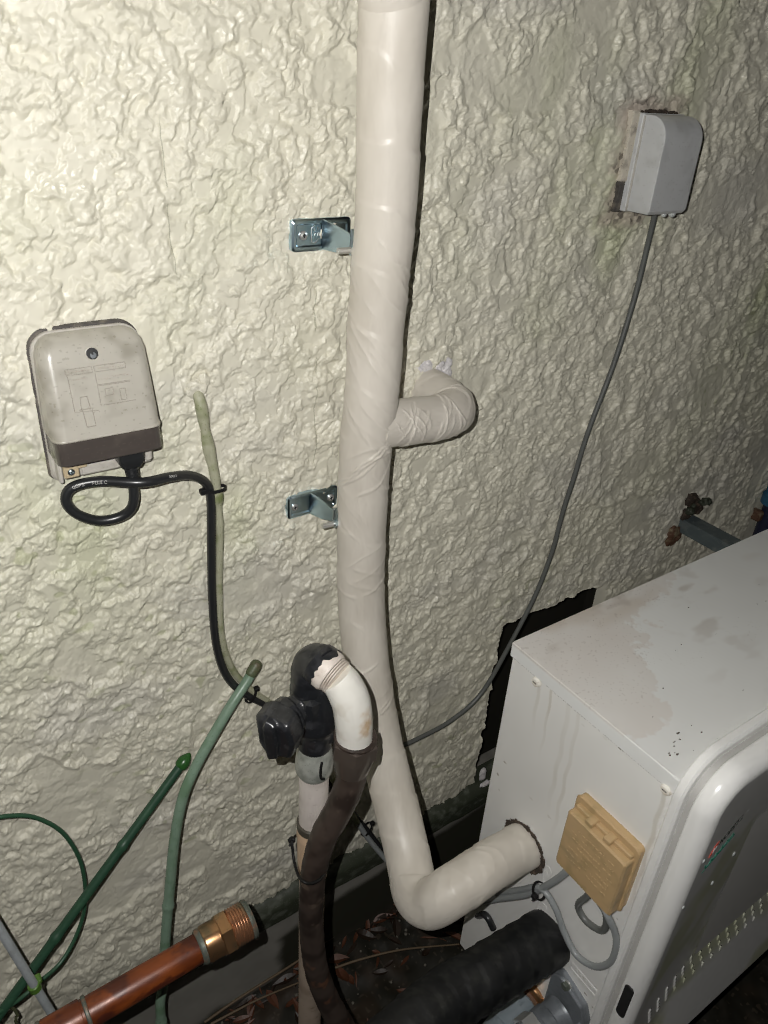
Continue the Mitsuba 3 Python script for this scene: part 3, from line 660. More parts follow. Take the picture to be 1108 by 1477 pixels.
def ragged(x0, x1, z0, z1, y, seed, n=36, amp=.004, side='left'):
    zz = np.linspace(z0, z1, n); L = x0 + amp * (meshkit.fbm(np.stack([zz * 120, 0 * zz, 0 * zz], -1), 3, seed) - .5) * 2
    P = np.array([[(l, .004, z), (l, y + .0015, z), (l + .002, y, z), (x1, y, z), (x1, .004, z)] for l, z in zip(L, zz)])
    return skin(P)
part('sealant', ragged(BX0 - .013, BX0 + .002, 1.352, 1.434, -.008, 3), 'm_gasket', gb, 40, 'cracked old sealant left of the box')
part('foam_gasket', ragged(BX0 - .011, BX0 + .002, 1.314, 1.357, -.006, 5), 'm_dark_gasket', gb, 40, 'exposed dark grey gasket at the lower left of the box')
part('dirt_line', cat(*[blob((BX0 + .002 + .0066 * i + R2.uniform(-.002, .002), -.008, BZ1 + .003 + R2.uniform(-.001, .001)), R2.uniform(.002, .0042), 90 + i, .6, 2, (1.6, .9, .7)) for i in range(11)]), 'm_dirt', gb, True)
for i, (dx, dz, r) in enumerate(((.041, -.0012, .0042), (.058, -.0008, .0055))):
    single('water_drop', trimesh.Trimesh(np.asarray(trimesh.creation.icosphere(2, r).vertices) * [1, .9, .9] + [BX0 + dx, -BD * .86, BZ0 + dz], trimesh.creation.icosphere(2, r).faces, process=False), 'm_drop',
           ('smaller' if i == 0 else 'larger') + ' clear water drop under the front edge of the grey cover box', 'water drop', smooth=True)
tc = thing('thin_cable', 'thin grey cable hanging slack from the grey cover box to the wrapped pipe', 'cable')
tp_ = spl([(.935, -.020, 1.335), (0.9382, -0.0180, 1.3132), (0.9484, -0.0100, 1.2757), (0.9478, -0.0080, 1.1928), (0.9331, -0.0080, 1.0949), (0.9072, -0.0080, 0.9914), (0.8887, -0.0080, 0.8822), (0.8779, -0.0080, 0.7811), (0.8544, -0.0090, 0.6923), (0.8089, -0.0120, 0.6029), (0.7578, -0.0120, 0.5137), (0.6939, -0.0110, 0.4786), (0.6186, -0.0110, 0.4739), (0.5600, -0.0120, 0.4779), (0.5179, -0.0130, 0.4787)], 220)
tp_ += .0016 * np.stack([meshkit.noise(np.stack([np.arange(220) * .07, np.zeros(220), np.full(220, k)], -1), 6) - .5 for k in range(3)], 1)
part('sheath', tube(tp_, .0040, 12), 'm_cable_grey', tc, True)

# ------------------------------------------------------------------ standing pipe, black valve, white elbow, brown hose
RX, RY = .320, -.178
ris = thing('standing_pipe', 'pale upright water pipe with dark collar standing in soil under the black valve', 'pipe')
part('clear_sleeve', lathe((RX, RY, .787), (0, 0, -1), [(0, .0175), (.012, .0205), (.03, .0225), (.042, .0225), (.050, .019)], 28), 'm_clear_sleeve', ris, 40, 'milky clear sleeve at its top')
part('upper_pipe', tube([(RX, RY, .790), (RX, RY, .65)], .0180, 28), 'm_riser_pink', ris, True)
part('collar', lathe((RX, RY, .652), (0, 0, -1), [(0, .0185), (.002, .0205), (.012, .0205), (.014, .0185)], 28), 'm_collar', ris, 35)
part('coupling', lathe((RX, RY, .64), (0, 0, -1), [(0, .0195), (.010, .0200), (.012, .0208), (.016, .0208), (.018, .0200), (.095, .0192), (.10, .0180)], 28), 'm_riser_beige', ris, 40)
part('lower_pipe', tube([(RX, RY, .56), (RX, RY, -.08)], .0172, 28), 'm_riser_low', ris, True)

val = thing('shutoff_valve', 'black taped water valve with a fan shaped handle in front of the wall', 'valve')
def fuse(ms, size, it=14):
    """joins closed pieces into one skin and smooths the joints"""
    acc = None
    for m in ms:
        m = trimesh.Trimesh(m.vertices, m.faces, process=True)
        if m.volume < 0: m.invert()
        k = manifold3d.Manifold(manifold3d.Mesh(np.asarray(m.vertices, np.float32), np.asarray(m.faces, np.uint32)))
        acc = k if acc is None else acc + k
    acc = acc.refine_to_length(size).to_mesh()
    m = trimesh.Trimesh(acc.vert_properties[:, :3], acc.tri_verts, process=True)
    return trimesh.smoothing.filter_taubin(m, iterations=it)
body = fuse([tube(spl([(RX, RY, .782), (RX, RY, .828), (RX, RY, .885)], 20), np.interp(np.linspace(0, 1, 20), [0, .12, .3, .36, .75, 1], [.0200, .0205, .0225, .0275, .0275, .0225]), 24),
             tube([(RX - .005, RY, .856), (RX - .047, RY - .008, .849)], [.0175, .0165], 20),
             blob((RX + .012, RY - .006, .856), .024, 5, .25, 3, (1, .9, 1.1))], .004)
vv = np.asarray(body.vertices); body.vertices = vv + np.asarray(body.vertex_normals) * (.0022 * (meshkit.fbm(vv * 55, 3, 2) - .5))[:, None]
part('body', body, 'm_valve_black', val, True)
part('body_block', box((RX - .023, RX + .024), (RY - .0245, RY + .022), (.832, .876), .005), 'm_valve_black', val, 25)
part('base_nut', lathe((RX, RY, .812), (0, 0, -1), [(0, .0215), (.0015, .0238), (.014, .0238), (.0155, .0215)], 6), 'm_valve_black', val, False)
part('gland_nut', lathe((RX - .030, RY - .005, .852), (-1, -.15, -.12), [(0, .0205), (.002, .0225), (.011, .0225), (.013, .0205)], 10), 'm_valve_black', val, 25)
fan = np.array([(-.019, .026), (.010, .030), (.021, .022), (.020, -.020), (.012, -.034), (-.004, -.030), (-.019, -.026), (-.026, .0)])
from shapely.geometry import Polygon
def smooth_out(poly, r): 
    g = Polygon(poly).buffer(-r).buffer(r, quad_segs=4); return np.array(g.exterior.coords)[:-1]
fo = smooth_out(fan, .004)
hx = V(-.55, .30, -.30); hx /= np.linalg.norm(hx)
hn = V(-.86, -.50, -.10); hn /= np.linalg.norm(hn)
hu = np.cross(hn, V(0, 0, 1)); hu /= np.linalg.norm(hu); hv = np.cross(hu, hn)
hnd = part('handle', fuse([slab(fo, .024, V(RX - .044, RY - .010, .850), hu, hv, hn, .004), slab(fo * V(.35, .98), .030, V(RX - .044, RY - .010, .850), hu, hv, hn, .003)], .004, 4), 'm_valve_black', val, 35, 'fan shaped black handle turned to the left')
part('handle_collar', lathe((RX - .040, RY - .008, .850), hn, [(0, .021), (.006, .021), (.008, .018)], 24), 'm_valve_black', val, 30)
bend = spl([(RX - .001, RY, .845), (0.3144, -0.1780, 0.8747), (0.3135, -0.1790, 0.8977), (0.3150, -0.1850, 0.9123), (0.3173, -0.1940, 0.9162), (0.3183, -0.1980, 0.9160)], 60)
bm = tube(bend, .0218 + .0015 * (meshkit.noise(np.stack([np.arange(60) * .25, np.zeros(60), np.zeros(60)], -1), 2) - .5), 26)
vv = np.asarray(bm.vertices); bm.vertices = vv + np.asarray(bm.vertex_normals) * (.0016 * (meshkit.fbm(vv * 60, 3, 4) - .5))[:, None]
part('taped_bend', bm, 'm_valve_black', val, True, 'bend over the top wrapped in torn black tape')
part('wire_hook', tube(spl([(RX - .004, RY - .0235, .777), (RX - .006, RY - .0245, .767), (RX - .005, RY - .0245, .753), (RX - .001, RY - .0245, .750)], 16), .0016, 8, rnd=1), 'm_tie_black', val, True)

elb = thing('white_elbow', 'white plastic pipe elbow with rust stain joining the black valve to the brown hose', 'pipe elbow')
e0 = V(*(0.3176, -0.1950, 0.9159)); ed = V(*(0.3237, -0.2090, 0.9106)) - e0; ed /= np.linalg.norm(ed)
part('socket', lathe(e0, ed, [(-.004, .0214), (.0, .0222), (.011, .0222), (.0135, .0210), (.0136, .0190)], 30), 'm_pvc_dull', elb, 40, 'dirty white socket with flaking tape')
tr = []
ta = np.cross(ed, EZ); ta /= np.linalg.norm(ta); tb_ = np.cross(ed, ta)
for t in np.linspace(0, 2 * np.pi, 72, endpoint=False):
    L_ = .0015 + .013 * max(0, meshkit.fbm(V(2.2 * math.cos(t), 2.2 * math.sin(t), 7.0), 4, 31) - .33) * 1.6
    dr_ = math.cos(t) * ta + math.sin(t) * tb_
    tr.append([e0 - ed * .008 + dr_ * .0218, e0 - ed * .003 + dr_ * .0228, e0 + ed * L_ + dr_ * .0231, e0 + ed * L_ + dr_ * .0224])
part('torn_tape', skin(np.array(tr + tr[:1]), cap=False), 'm_valve_black', elb, 40, 'torn edge of black tape on the socket')
for k in range(3):
    part('thread_ring', lathe(e0 + ed * (.0138 + .0026 * k), ed, [(0, .0185), (.0006, .0200), (.0016, .0200), (.0022, .0185)], 30), 'm_pvc_dull', elb, 40)
q0 = e0 + ed * .019
epath = spl([q0, (0.3302, -0.2185, 0.8997), (0.3348, -0.2260, 0.8821), (0.3370, -0.2295, 0.8599), (0.3389, -0.2300, 0.8325), (0.3394, -0.2300, 0.8217)], 60)
part('bend', tube(epath, np.interp(np.linspace(0, 1, 60), [0, .1, .25, .6, 1], [.0190, .0200, .0208, .0206, .0196]), 30), 'm_pvc_white', elb, True)
HE = epath[-1]
hs = thing('brown_hose', 'dark brown insulated hose curving down from the white elbow past the standing pipe', 'hose')
part('flared_end', lathe(HE + V(.001, -.001, .009), (-.06, .02, -1), [(0, .0212), (.001, .0232), (.014, .0240), (.026, .0234), (.040, .0208), (.048, .0192)], 30), 'm_hose_end', hs, 40, 'translucent brown flared end of the hose')
part('coupling_nut', lathe(HE + V(.001, -.001, .0085), (-.06, .02, -1), [(0, .0245), (.0015, .0268), (.020, .0268), (.0215, .0245)], 6), 'm_hose_end', hs, False, 'dark hexagonal coupling nut at the top of the hose')
part('rim', lathe(HE + V(.001, -.001, .0105), (-.06, .02, -1), [(0, .0200), (.0005, .0237), (.003, .0237), (.0035, .0200)], 30), 'm_hose', hs, 40)
hp = spl([HE + V(.0, 0, .002), (0.3390, -0.2310, 0.7969), (0.3359, -0.2310, 0.7630), (0.3222, -0.2300, 0.7241), (0.3050, -0.2280, 0.6864), (0.2949, -0.2260, 0.6368), (0.2915, -0.2250, 0.5705), (0.2929, -0.2260, 0.4980), (0.2978, -0.2320, 0.4237), (0.3093, -0.2460, 0.3586), (0.3292, -0.2650, 0.2883), (0.3522, -0.2900, 0.2103), (0.3839, -0.3300, 0.0791)], 200)
hm = tube(hp, np.interp(np.linspace(0, 1, 200), [0, .12, .2, .35, 1], [.0172, .0166, .0158, .0152, .0172]), 26)
vv = np.asarray(hm.vertices); hm.vertices = vv + np.asarray(hm.vertex_normals) * (.0022 * (meshkit.fbm(vv * 70, 3, 4) - .5))[:, None]
part('hose_length', hm, 'm_hose', hs, True)
# black wire tie that holds the hose to the standing pipe
lp = spl([(0.2836, -0.1900, 0.6492), (0.2799, -0.2020, 0.6321), (0.2714, -0.2280, 0.6416), (0.2678, -0.2475, 0.6559), (0.2773, -0.2500, 0.6490), (0.2917, -0.2460, 0.6417), (0.3124, -0.2260, 0.6208), (0.3357, -0.1900, 0.5819), (0.3455, -0.1580, 0.5627), (0.3285, -0.1520, 0.5862), (0.3039, -0.1650, 0.6182), (0.2836, -0.1900, 0.6492)], 80)
wt = thing('wire_tie', 'thin black wire tie strapping the brown hose to the standing pipe', 'wire tie')
part('loop', tube(lp, .0018, 8), 'm_tie_black', wt, True)
tq = V(*(0.2863, -0.1850, 0.6441))
part('twisted_knot', cat(blob(tq, .0042, 4, .5, 2), tube([tq, tq + V(-.005, -.004, -.002)], .0015, 8, rnd=1)), 'm_tie_black', wt, True)

# ------------------------------------------------------------------ copper pipe with a brass nut, lower left
cpp = thing('copper_pipe', 'reddish copper pipe with brass hex nut and threaded end, lower left', 'pipe')
c0 = V(*(0.2075, -0.2000, 0.5616)); c1 = V(*(-0.0611, -0.2000, 0.5508))
cd = c1 - c0; cd /= np.linalg.norm(cd); c_at = lambda s: c0 + cd * s
part('tube', tube([c_at(.048), c_at(.16), c_at(.30), c_at(.55)], .0170, 32), 'm_copper', cpp, True)
part('thread_end', lathe(c_at(-.012), cd, [(0, .0170), (.0005, .0205), (.004, .0222)] + [(.004 + .0033 * k + d, r) for k in range(6) for d, r in ((.0, .0222), (.0012, .0232), (.0024, .0222))] + [(.026, .0205)], 36), 'm_thread_copper', cpp, 40)
part('end_ring', lathe(c_at(-.0145), cd, [(0, .012), (0.0002, .0225), (.0035, .0236), (.006, .0225)], 36), 'm_verdigris', cpp, 40)
part('hex_nut', lathe(c_at(.012), cd, [(0, .0235), (.0018, .0262), (.014, .0262), (.0160, .0235)], 6), 'm_brass', cpp, False)
part('sleeve', lathe(c_at(.024), cd, [(0, .0212), (.001, .0216), (.020, .0214), (.023, .0196)], 36), 'm_brass', cpp, 40)
part('solder_band', lathe(c_at(.046), cd, [(0, .0190), (.001, .0206), (.005, .0204), (.007, .0186)], 36), 'm_verdigris', cpp, 40)
for s in (.178, .225):
    part('joint_ring', lathe(c_at(s), cd, [(0, .0183), (.001, .0193), (.0035, .0193), (.0045, .0183)], 36), 'm_verdigris', cpp, 40)
part('joint_sleeve', lathe(c_at(.185), cd, [(0, .0183), (.001, .0188), (.038, .0188), (.040, .0183)], 36), 'm_copper', cpp, 40)
# its support outside the picture: the pipe turns down into the soil
en = c_at(.55)
part('down_leg', tube(spl([en - cd * .01, en + cd * .03 + V(0, 0, -.01), en + cd * .045 + V(0, 0, -.06), en + cd * .045 + V(0, 0, -.30), V(en[0] + cd[0] * .045, en[1], -.1)], 40), .0205, 24), 'm_copper', cpp, True)

# ------------------------------------------------------------------ garden stakes
def knobbly(ctrl, r, n, nodes, seed, m=14):
    p = spl(ctrl, n); s = np.linspace(0, 1, n)
    rad = r * (1 + .03 * (meshkit.noise(np.stack([s * 30, 0 * s, 0 * s], -1), seed) - .5))
    for q in nodes: rad = rad + r * .22 * np.exp(-((s - q) / .006)**2)
    return tube(p, rad, m, rnd=1)
pst = thing('garden_stake', 'pale green curved garden stake leaning on the wall behind the copper pipe', 'garden stake')
spts = [(0.3268, -0.0130, 0.7751), (0.3099, -0.0180, 0.7567), (0.2847, -0.0260, 0.7366), (0.2536, -0.0340, 0.7043), (0.2245, -0.0420, 0.6713), (0.2009, -0.0500, 0.6353), (0.1819, -0.0580, 0.5754), (0.1656, -0.0660, 0.4959), (0.1495, -0.0740, 0.4107), (0.1344, -0.0820, 0.3178), (0.1223, -0.0900, 0.2386), (.115, -.125, -.06)]
part('shaft', knobbly(spts, .0069, 400, (.41, .66), 3), 'm_stake_pale', pst, True)
q = V(*(0.3257, -0.0130, 0.7731)); q2 = V(*(0.3171, -0.0160, 0.7650))
part('worn_end', tube([q + (q - q2) * .2, q, q2], [.0076, .0080, .0076], 14, rnd=1), 'm_stake_worn', pst, True, 'worn brownish green upper end')
gst = thing('garden_stake', 'dark green pointed garden stake slanting across the lower left of the wall', 'garden stake')
d0, d1 = V(*(0.2127, -0.0200, 0.6595)), V(*(-0.1122, -0.1000, 0.4093))
part('shaft', knobbly([d0, d0 * .66 + d1 * .34, d0 * .33 + d1 * .67, d1, d1 + (d1 - d0) * .9], .0060, 300, (.15, .31), 5), 'm_stake_green', gst, True)
dd = (d0 - d1) / np.linalg.norm(d0 - d1)
part('tip', lathe(d0 - dd * .004, dd, [(0, .0068), (.002, .0084), (.009, .0086), (.014, .0068), (.019, .0036), (.0215, .0012)], 18), 'm_stake_tip', gst, 40, 'glossy green pointed cap')
ast = thing('arched_wire', 'thin green plastic coated wire bent in an arch on the lower left wall', 'wire')
apts = [(-0.0411, -0.0300, 0.7127), (-0.0134, -0.0300, 0.7123), (0.0084, -0.0300, 0.7059), (0.0334, -0.0300, 0.6868), (0.0568, -0.0300, 0.6460), (0.0687, -0.0320, 0.5953), (0.0696, -0.0360, 0.5484), (0.0620, -0.0420, 0.5045), (0.0447, -0.0500, 0.4703), (0.0201, -0.0620, 0.4521), (-0.0058, -0.0720, 0.4521), (-0.0320, -0.0800, 0.4510), (-0.0595, -0.0900, 0.4610), (-0.1007, -0.1000, 0.4672), (-.13, -.15, -.03)]
part('wire', tube(spl(apts, 200), .0026, 10), 'm_arch_green', ast, True)
wst = thing('garden_stake', 'thin whitish stake with a green clip in the lower left corner', 'garden stake')
w0, w1 = V(*(-0.0463, -0.1150, 0.7833)), V(*(0.0035, -0.1250, 0.3924))
part('shaft', tube([w0, w0 * .5 + w1 * .5, w1, w1 + (w1 - w0) * 1.3], .0048, 14, rnd=1), 'm_stake_white', wst, True)
wc_ = V(*(-0.0138, -0.1215, 0.5232)); wd = (w1 - w0) / np.linalg.norm(w1 - w0)
part('clip', cat(lathe(wc_ - wd * .006, wd, [(0, .0056), (.001, .0068), (.010, .0068), (.0115, .0056)], 18), box((wc_[0] + .001, wc_[0] + .009), (wc_[1] - .001, wc_[1] + .010), (wc_[2] + .001, wc_[2] + .008), .0015)), 'm_clip_green', wst, 35)
single('stem', tube(spl([(-0.0458, -0.0750, 0.4384), (-0.0424, -0.0750, 0.4301), (-0.0405, -0.0780, 0.4122), (-0.0435, -0.0800, 0.3827), (-.02, -.08, .0)], 40), .0019, 8), 'm_stem', 'short dark curled plant stem in the lower left corner under the stakes', 'stem', smooth=True)

# ------------------------------------------------------------------ the water heater
HX0, HX1, HYB, HYF, HZ0, HZT = .565, 1.130, -.232, -.477, .245, .870
wh = thing('water_heater', 'white outdoor gas water heater cabinet with stained lid and rounded front cover', 'water heater')
part('cabinet', box((HX0, HX1), (HYB, HYF), (HZ0, HZT - .004), .003), 'm_heater', wh, 25)
part('side_panel', box((HX0 - .0012, HX0 + .002), (HYB - .004, HYF + .003), (HZ0 + .004, HZT - .020), .0005), 'm_heater', wh, 25)
part('seam', box((HX0 - .0019, HX0 + .001), (HYB, HYF + .003), (.8494, .8513), .0002), 'm_dirt', wh, 25, 'dark seam under the lid edge')
lid_o = rr(HX1 - HX0 + .006, HYB - HYF + .004, .004)
lc = V((HX0 + HX1) / 2, (HYB + HYF) / 2, 0)
Lr = []
for z, k in ((HZT - .019, 0), (HZT - .0012, 0), (HZT + .0006, .0012), (HZT + .0012, .0030)):
    q = rr(HX1 - HX0 + .006 - 2 * k, HYB - HYF + .004 - 2 * k, .004)
    Lr.append(np.c_[q[:, 0] + lc[0], q[:, 1] + lc[1], np.full(len(q), z)])
lid = part('lid', skin(np.array(Lr)), 'm_heater_lid', wh, 30, 'white lid with a dried dirt film on the wall side')
part('lid_lip', tube([(HX0 - .0022, HYB - .001, HZT + .0002), (HX0 - .0022, HYF + .010, HZT + .0002)], .0014, 8), 'm_heater_lid', lid, True)
for i, q in enumerate(((0.5635, -0.2791, 0.8449), (0.5635, -0.4650, 0.8483))):
    s_ = part('screw', lathe(q, (-1, 0, 0), [(0, .0068), (.0008, .0068), (.0012, .0060), (.0036, .0056), (.0044, .0042), (.0044, .0)], 20), 'm_screw_pale', wh, 30)
    part('slot', box((q[0] - .0048, q[0] - .0040), (q[1] - .0030, q[1] + .0030), (q[2] - .0006, q[2] + .0006), .0002), 'm_black_gap', s_, False)
for g_ in [blob((HX0 - .0016, y, z), r, 120 + i, .6, 2, (.25, sy, sz)) for i, (y, z, r, sy, sz) in enumerate(((-.470, .858, .0028, 1.6, .6), (-.4765, .858, .0032, 1.5, .8), (-.4785, .865, .0026, 1, 1.3), (-.474, .866, .002, 1, 1), (-.405, .8495, .0016, 2.2, .6), (-.396, .860, .002, 1.2, 1), (-.353, .850, .0016, 2, .5)))]:
    part('grime', g_, 'm_dirt', wh, True)
specks = []
for i in range(24):
    x, y = R2.uniform(.59, 1.02), R2.uniform(-.47, -.25); r = R2.uniform(.0003, .0008)
    specks.append(blob((x, y, HZT + .0014), r, 200 + i, .6, 1, (R2.uniform(.8, 2.2), 1, .35)))
for i in range(9): specks.append(blob((.580 + .004 * i + R2.uniform(-.004, .004), -.452 + .002 * i + R2.uniform(-.006, .004), HZT + .0014), R2.uniform(.0004, .0010), 300 + i, .6, 2, (2.2, 1, .3)))
single('lid_debris', cat(*specks), 'm_dirt', 'dark specks of grit and plant debris scattered on the heater lid', 'debris', smooth=True, kind='stuff')
# front cover: flange, recessed groove, bulged body
FX0, FX1, FZ0, FZ1 = .5565, 1.139, .238, .9015
fcx, fcz = (FX0 + FX1) / 2, (FZ0 + FZ1) / 2
def fring(y, ins, r):
    q = rr(FX1 - FX0 - 2 * ins, FZ1 - FZ0 - 2 * ins, max(r - ins, .012), 10)
    return np.c_[q[:, 0] + fcx, np.full(len(q), y), q[:, 1] + fcz]
fl = skin(np.array([fring(-.4745, .010, .050), fring(-.4750, .001, .050), fring(-.4765, 0, .050), fring(-.4835, 0, .050), fring(-.4860, .0020, .050), fring(-.4868, .0055, .050)]))
part('cover_flange', flip(fl), 'm_heater_front', wh, 30)
part('cover_groove', flip(skin(np.array([fring(-.4850, .0085, .050), fring(-.4945, .0088, .050)]), True)), 'm_groove', wh, 30)
bd = [(-.4932, .0078), (-.4940, .0062), (-.4960, .0052)]
for a in np.linspace(0, np.pi / 2, 14): bd.append((-.5010 - .0160 * math.sin(a), .0054 + .0145 * (1 - math.cos(a))))
FACE = [(.0199, -.5170), (.0220, -.5170), (.0255, -.5163), (.2200, -.4900)]   # inset from the outline, y: raised rim, face dished inward to make it shade darker
bd += [(y, i) for i, y in FACE]
def face_y(x, z):
    d = np.minimum(np.minimum(x - FX0, FX1 - x), np.minimum(z - FZ0, FZ1 - z))
    return np.interp(d, [i for i, y in FACE], [y for i, y in FACE])
front = part('front_cover', flip(skin(np.array([fring(y, i, .055) for y, i in bd]))), 'm_heater_front', wh, 50, 'rounded front cover with vent slits and a printed logo')
# slot in the left side of the cover
so1 = rr(.012, .062, .0055)
part('side_slot', slab(so1, .0016, (FX0 + .0058, -.5035, .518), EY, EZ, -EX, .0006), 'm_black_gap', front, 25)
# vent slits: pressed louvres, three staggered rows
for r_ in range(4):
    xs_ = [.628 + .0210 * k + .0070 * (r_ % 3) for k in range(20)]; z = .436 - .0165 * r_
    for x in xs_:
        part('louvre', slab(rr(.0022, .0100, .0010, 3), .0028, (x, float(face_y(x, z)) + .0014, z), EX, EZ, -EY, .0007), 'm_heater_front', front, 40)
    part('slit_row', cat(*[box((x + .0011, x + .0030), (float(face_y(x + .002, z)) - .0003, float(face_y(x + .002, z)) + .0010), (z - .0045, z + .0045), .0001) for x in xs_]), 'm_black_gap', front, False, kind='stuff')
# logo
def lettering(txt, h, o, mat_, name, bold=True, sx=1.0):
    m = meshkit.text_mesh(txt, h, .0004, bold); v = np.asarray(m.vertices)
    part(name, trimesh.Trimesh(np.c_[o[0] + v[:, 0] * sx, face_y(o[0] + v[:, 0] * sx, o[2] + v[:, 1]) - o[1] - v[:, 2], o[2] + v[:, 1]], m.faces, process=False), mat_, front, False)
lx_, lz_ = .5965, .7730
mk_ = slab(np.array([(0, 0), (.010, 0), (.017, .013), (.007, .013)]), .0009, (lx_, 0, lz_), EX, EZ, -EY, .0001); mv_ = np.asarray(mk_.vertices)
part('logo_mark', trimesh.Trimesh(np.c_[mv_[:, 0], face_y(mv_[:, 0], mv_[:, 2]) + mv_[:, 1] + .0004, mv_[:, 2]], mk_.faces, process=False), 'm_logo_red', front, False)
lettering('N', .007, (lx_ + .005, .0006, lz_ + .003), 'm_heater_front', 'logo_letter')
lettering('NORITZ', .0105, (lx_ + .020, .0001, lz_ + .001), 'm_logo_dark', 'logo_lettering', False, .98)
# green script line under it: looped strokes, not legible in the photograph
sc_ = [(lx_ - .002 + .0075 * t / 2 + .0028 * math.cos(t * 1.9), lz_ - .0165 + .0045 * math.sin(t * 1.9) * (.7 + .3 * math.sin(t * .7))) for t in np.linspace(0, 19, 150)]
part('script_line', tube([(x, float(face_y(x, z)), z) for x, z in sc_], .0007, 6), 'm_logo_green', front, True)
part('script_underline', tube([(x, float(face_y(x, lz_ - .0235)), lz_ - .0235) for x in np.linspace(lx_ - .002, lx_ + .072, 12)], .0005, 6), 'm_logo_green', front, True)
for i, p in enumerate(((0.7088, -0.5200, 0.6797), (0.6629, -0.5200, 0.6679), (0.5811, -0.5200, 0.7820), (0.5777, -0.5200, 0.7078), (0.6779, -0.5200, 0.7826))):
    m = trimesh.creation.icosphere(2, .0030 - .0003 * i)
    single('water_drop', trimesh.Trimesh(np.asarray(m.vertices) * [1, .6, 1.2] + [p[0], float(face_y(p[0], p[2])), p[2]], m.faces, process=False), 'm_drop', 'clear water drop on the heater front, ' + ('just right of and below the green script', 'further down, below the green script', 'left of the red logo mark', 'lowest and leftmost of all', 'highest, above the dark lettering')[i], 'water drop', group='water drops on the heater front', smooth=True)
# pressed labels on the side
def on_side(pts, r=.0006): return tube([(HX0 - .0013, y, z) for y, z in pts], r, 6)
def poly_closed(pts): return list(pts) + [pts[0]]
p1 = V(*(0.5637, -0.3575, 0.5762)); ov = [(p1[1] + .0065 * math.cos(t), p1[2] + .016 * math.sin(t)) for t in np.linspace(0, 2 * np.pi, 28)]
part('pressed_label', cat(on_side(ov), on_side([(p1[1] + .004, p1[2] - .008), (p1[1] - .003, p1[2]), (p1[1] + .003, p1[2] + .007)], .0004)), 'm_heater', wh, True)
p2 = V(*(0.5637, -0.3622, 0.5116))
part('pressed_label', cat(on_side(poly_closed([(p2[1] + .007, p2[2] - .012), (p2[1] - .007, p2[2] - .012), (p2[1] - .007, p2[2] + .012), (p2[1] + .007, p2[2] + .012)])), on_side([(p2[1] + .003, p2[2] - .006), (p2[1] - .003, p2[2] - .003), (p2[1] + .003, p2[2] + .003), (p2[1] - .003, p2[2] + .007)], .0004)), 'm_heater', wh, True)
p3 = V(*(0.5637, -0.4478, 0.4755))
part('pressed_label', cat(on_side(poly_closed([(p3[1] + .022, p3[2] - .006), (p3[1] - .020, p3[2] - .006), (p3[1] - .020, p3[2] + .006), (p3[1] + .022, p3[2] + .006)])), *[on_side([(p3[1] + a, p3[2] - .003), (p3[1] + a - .003, p3[2] + .003), (p3[1] + a - .004, p3[2] - .002)], .0005) for a in (.016, .008, .0, -.008)]), 'm_heater', wh, True)
# feet and rear wall stays
for y in (HYB - .03, HYF + .03):
    for x in (HX0 + .05, HX1 - .05):
        part('foot', box((x - .02, x + .02), (y - .02, y + .02), (-.05, HZ0 + .001), .003), 'm_cast_grey', wh, 25)

# ------------------------------------------------------------------ yellow terminal box
yb = thing('terminal_box', 'mustard yellow plastic terminal box on the left side of the heater', 'terminal box')
JY0, JY1, JZ0, JZ1 = -.4655, -.3770, .6500, .7560
jc = V((JY0 + JY1) / 2, (JZ0 + JZ1) / 2); jw, jh = JY1 - JY0, JZ1 - JZ0
# in the frame (ex = towards the room -y, ey = up)
def jbox(w, h, r, d0, d1, name, parent, dy=0, dz=0, bev=.0015):
    q = rr(w, h, r)
    return part(name, slab(q, d1 - d0, (HX0 - .0012 - d0, jc[0] + dy, jc[1] + dz), EY, EZ, -EX, bev), 'm_yellow', parent, 25)
jbox(jw, jh, .006, -.001, .0105, 'base', yb)
jbox(jw + .003, jh + .003, .007, .0092, .0112, 'base_rim', yb)
lidy = jbox(jw - .004, jh - .014, .004, .0112, .0260, 'lid', yb, 0, -.007, .0022)
for dy in (-.012, .014):
    part('latch', cat(box((HX0 - .0262, HX0 - .0090), (jc[0] + dy - .0050, jc[0] + dy + .0050), (JZ1 - .0120, JZ1 - .0055), .001), box((HX0 - .0130, HX0 - .0095), (jc[0] + dy - .0050, jc[0] + dy + .0050), (JZ1 - .0100, JZ1 + .0010), .001)), 'm_yellow', yb, 25)
part('hinge_bar', box((HX0 - .018, HX0 - .010), (JY0 + .004, JY1 - .004), (JZ1 - .0150, JZ1 - .0080), .0015), 'm_yellow', yb, 25)
el = []
for row in range(7):
    y = JY1 - .014 - R2.uniform(0, .004)
    while y > JY0 + .014:
        w = R2.uniform(.001, .004); z = JZ1 - .030 - .0085 * row
        if R2.uniform() < .8: el.append(box((HX0 - .0278, HX0 - .0268), (y - w, y), (z - R2.uniform(.0008, .002), z + R2.uniform(.0008, .002)), .0002))
        y -= w + .0016
part('moulded_print', cat(*el), 'm_yellow', lidy, False)
loop = thing('cable_loop', 'grey cable looping from the cable tie down and back up into the yellow box', 'cable')
lp = spl([(0.5495, -0.2963, 0.4711), (0.5490, -0.3313, 0.5226), (0.5485, -0.3624, 0.5672), (0.5510, -0.3878, 0.5592), (0.5535, -0.4089, 0.5317), (0.5555, -0.4327, 0.5146), (0.5565, -0.4583, 0.5278), (0.5565, -0.4738, 0.5602), (0.5555, -0.4747, 0.5951), (0.5530, -0.4690, 0.6166), (0.5460, -0.4587, 0.6393), (0.5460, -0.4446, 0.6494)], 160)
part('sheath', tube(lp, .0041, 12), 'm_cable_grey_light', loop, True)
sl2 = thing('short_cable', 'short dark grey cable curling under the yellow box from one entry to the other', 'cable')
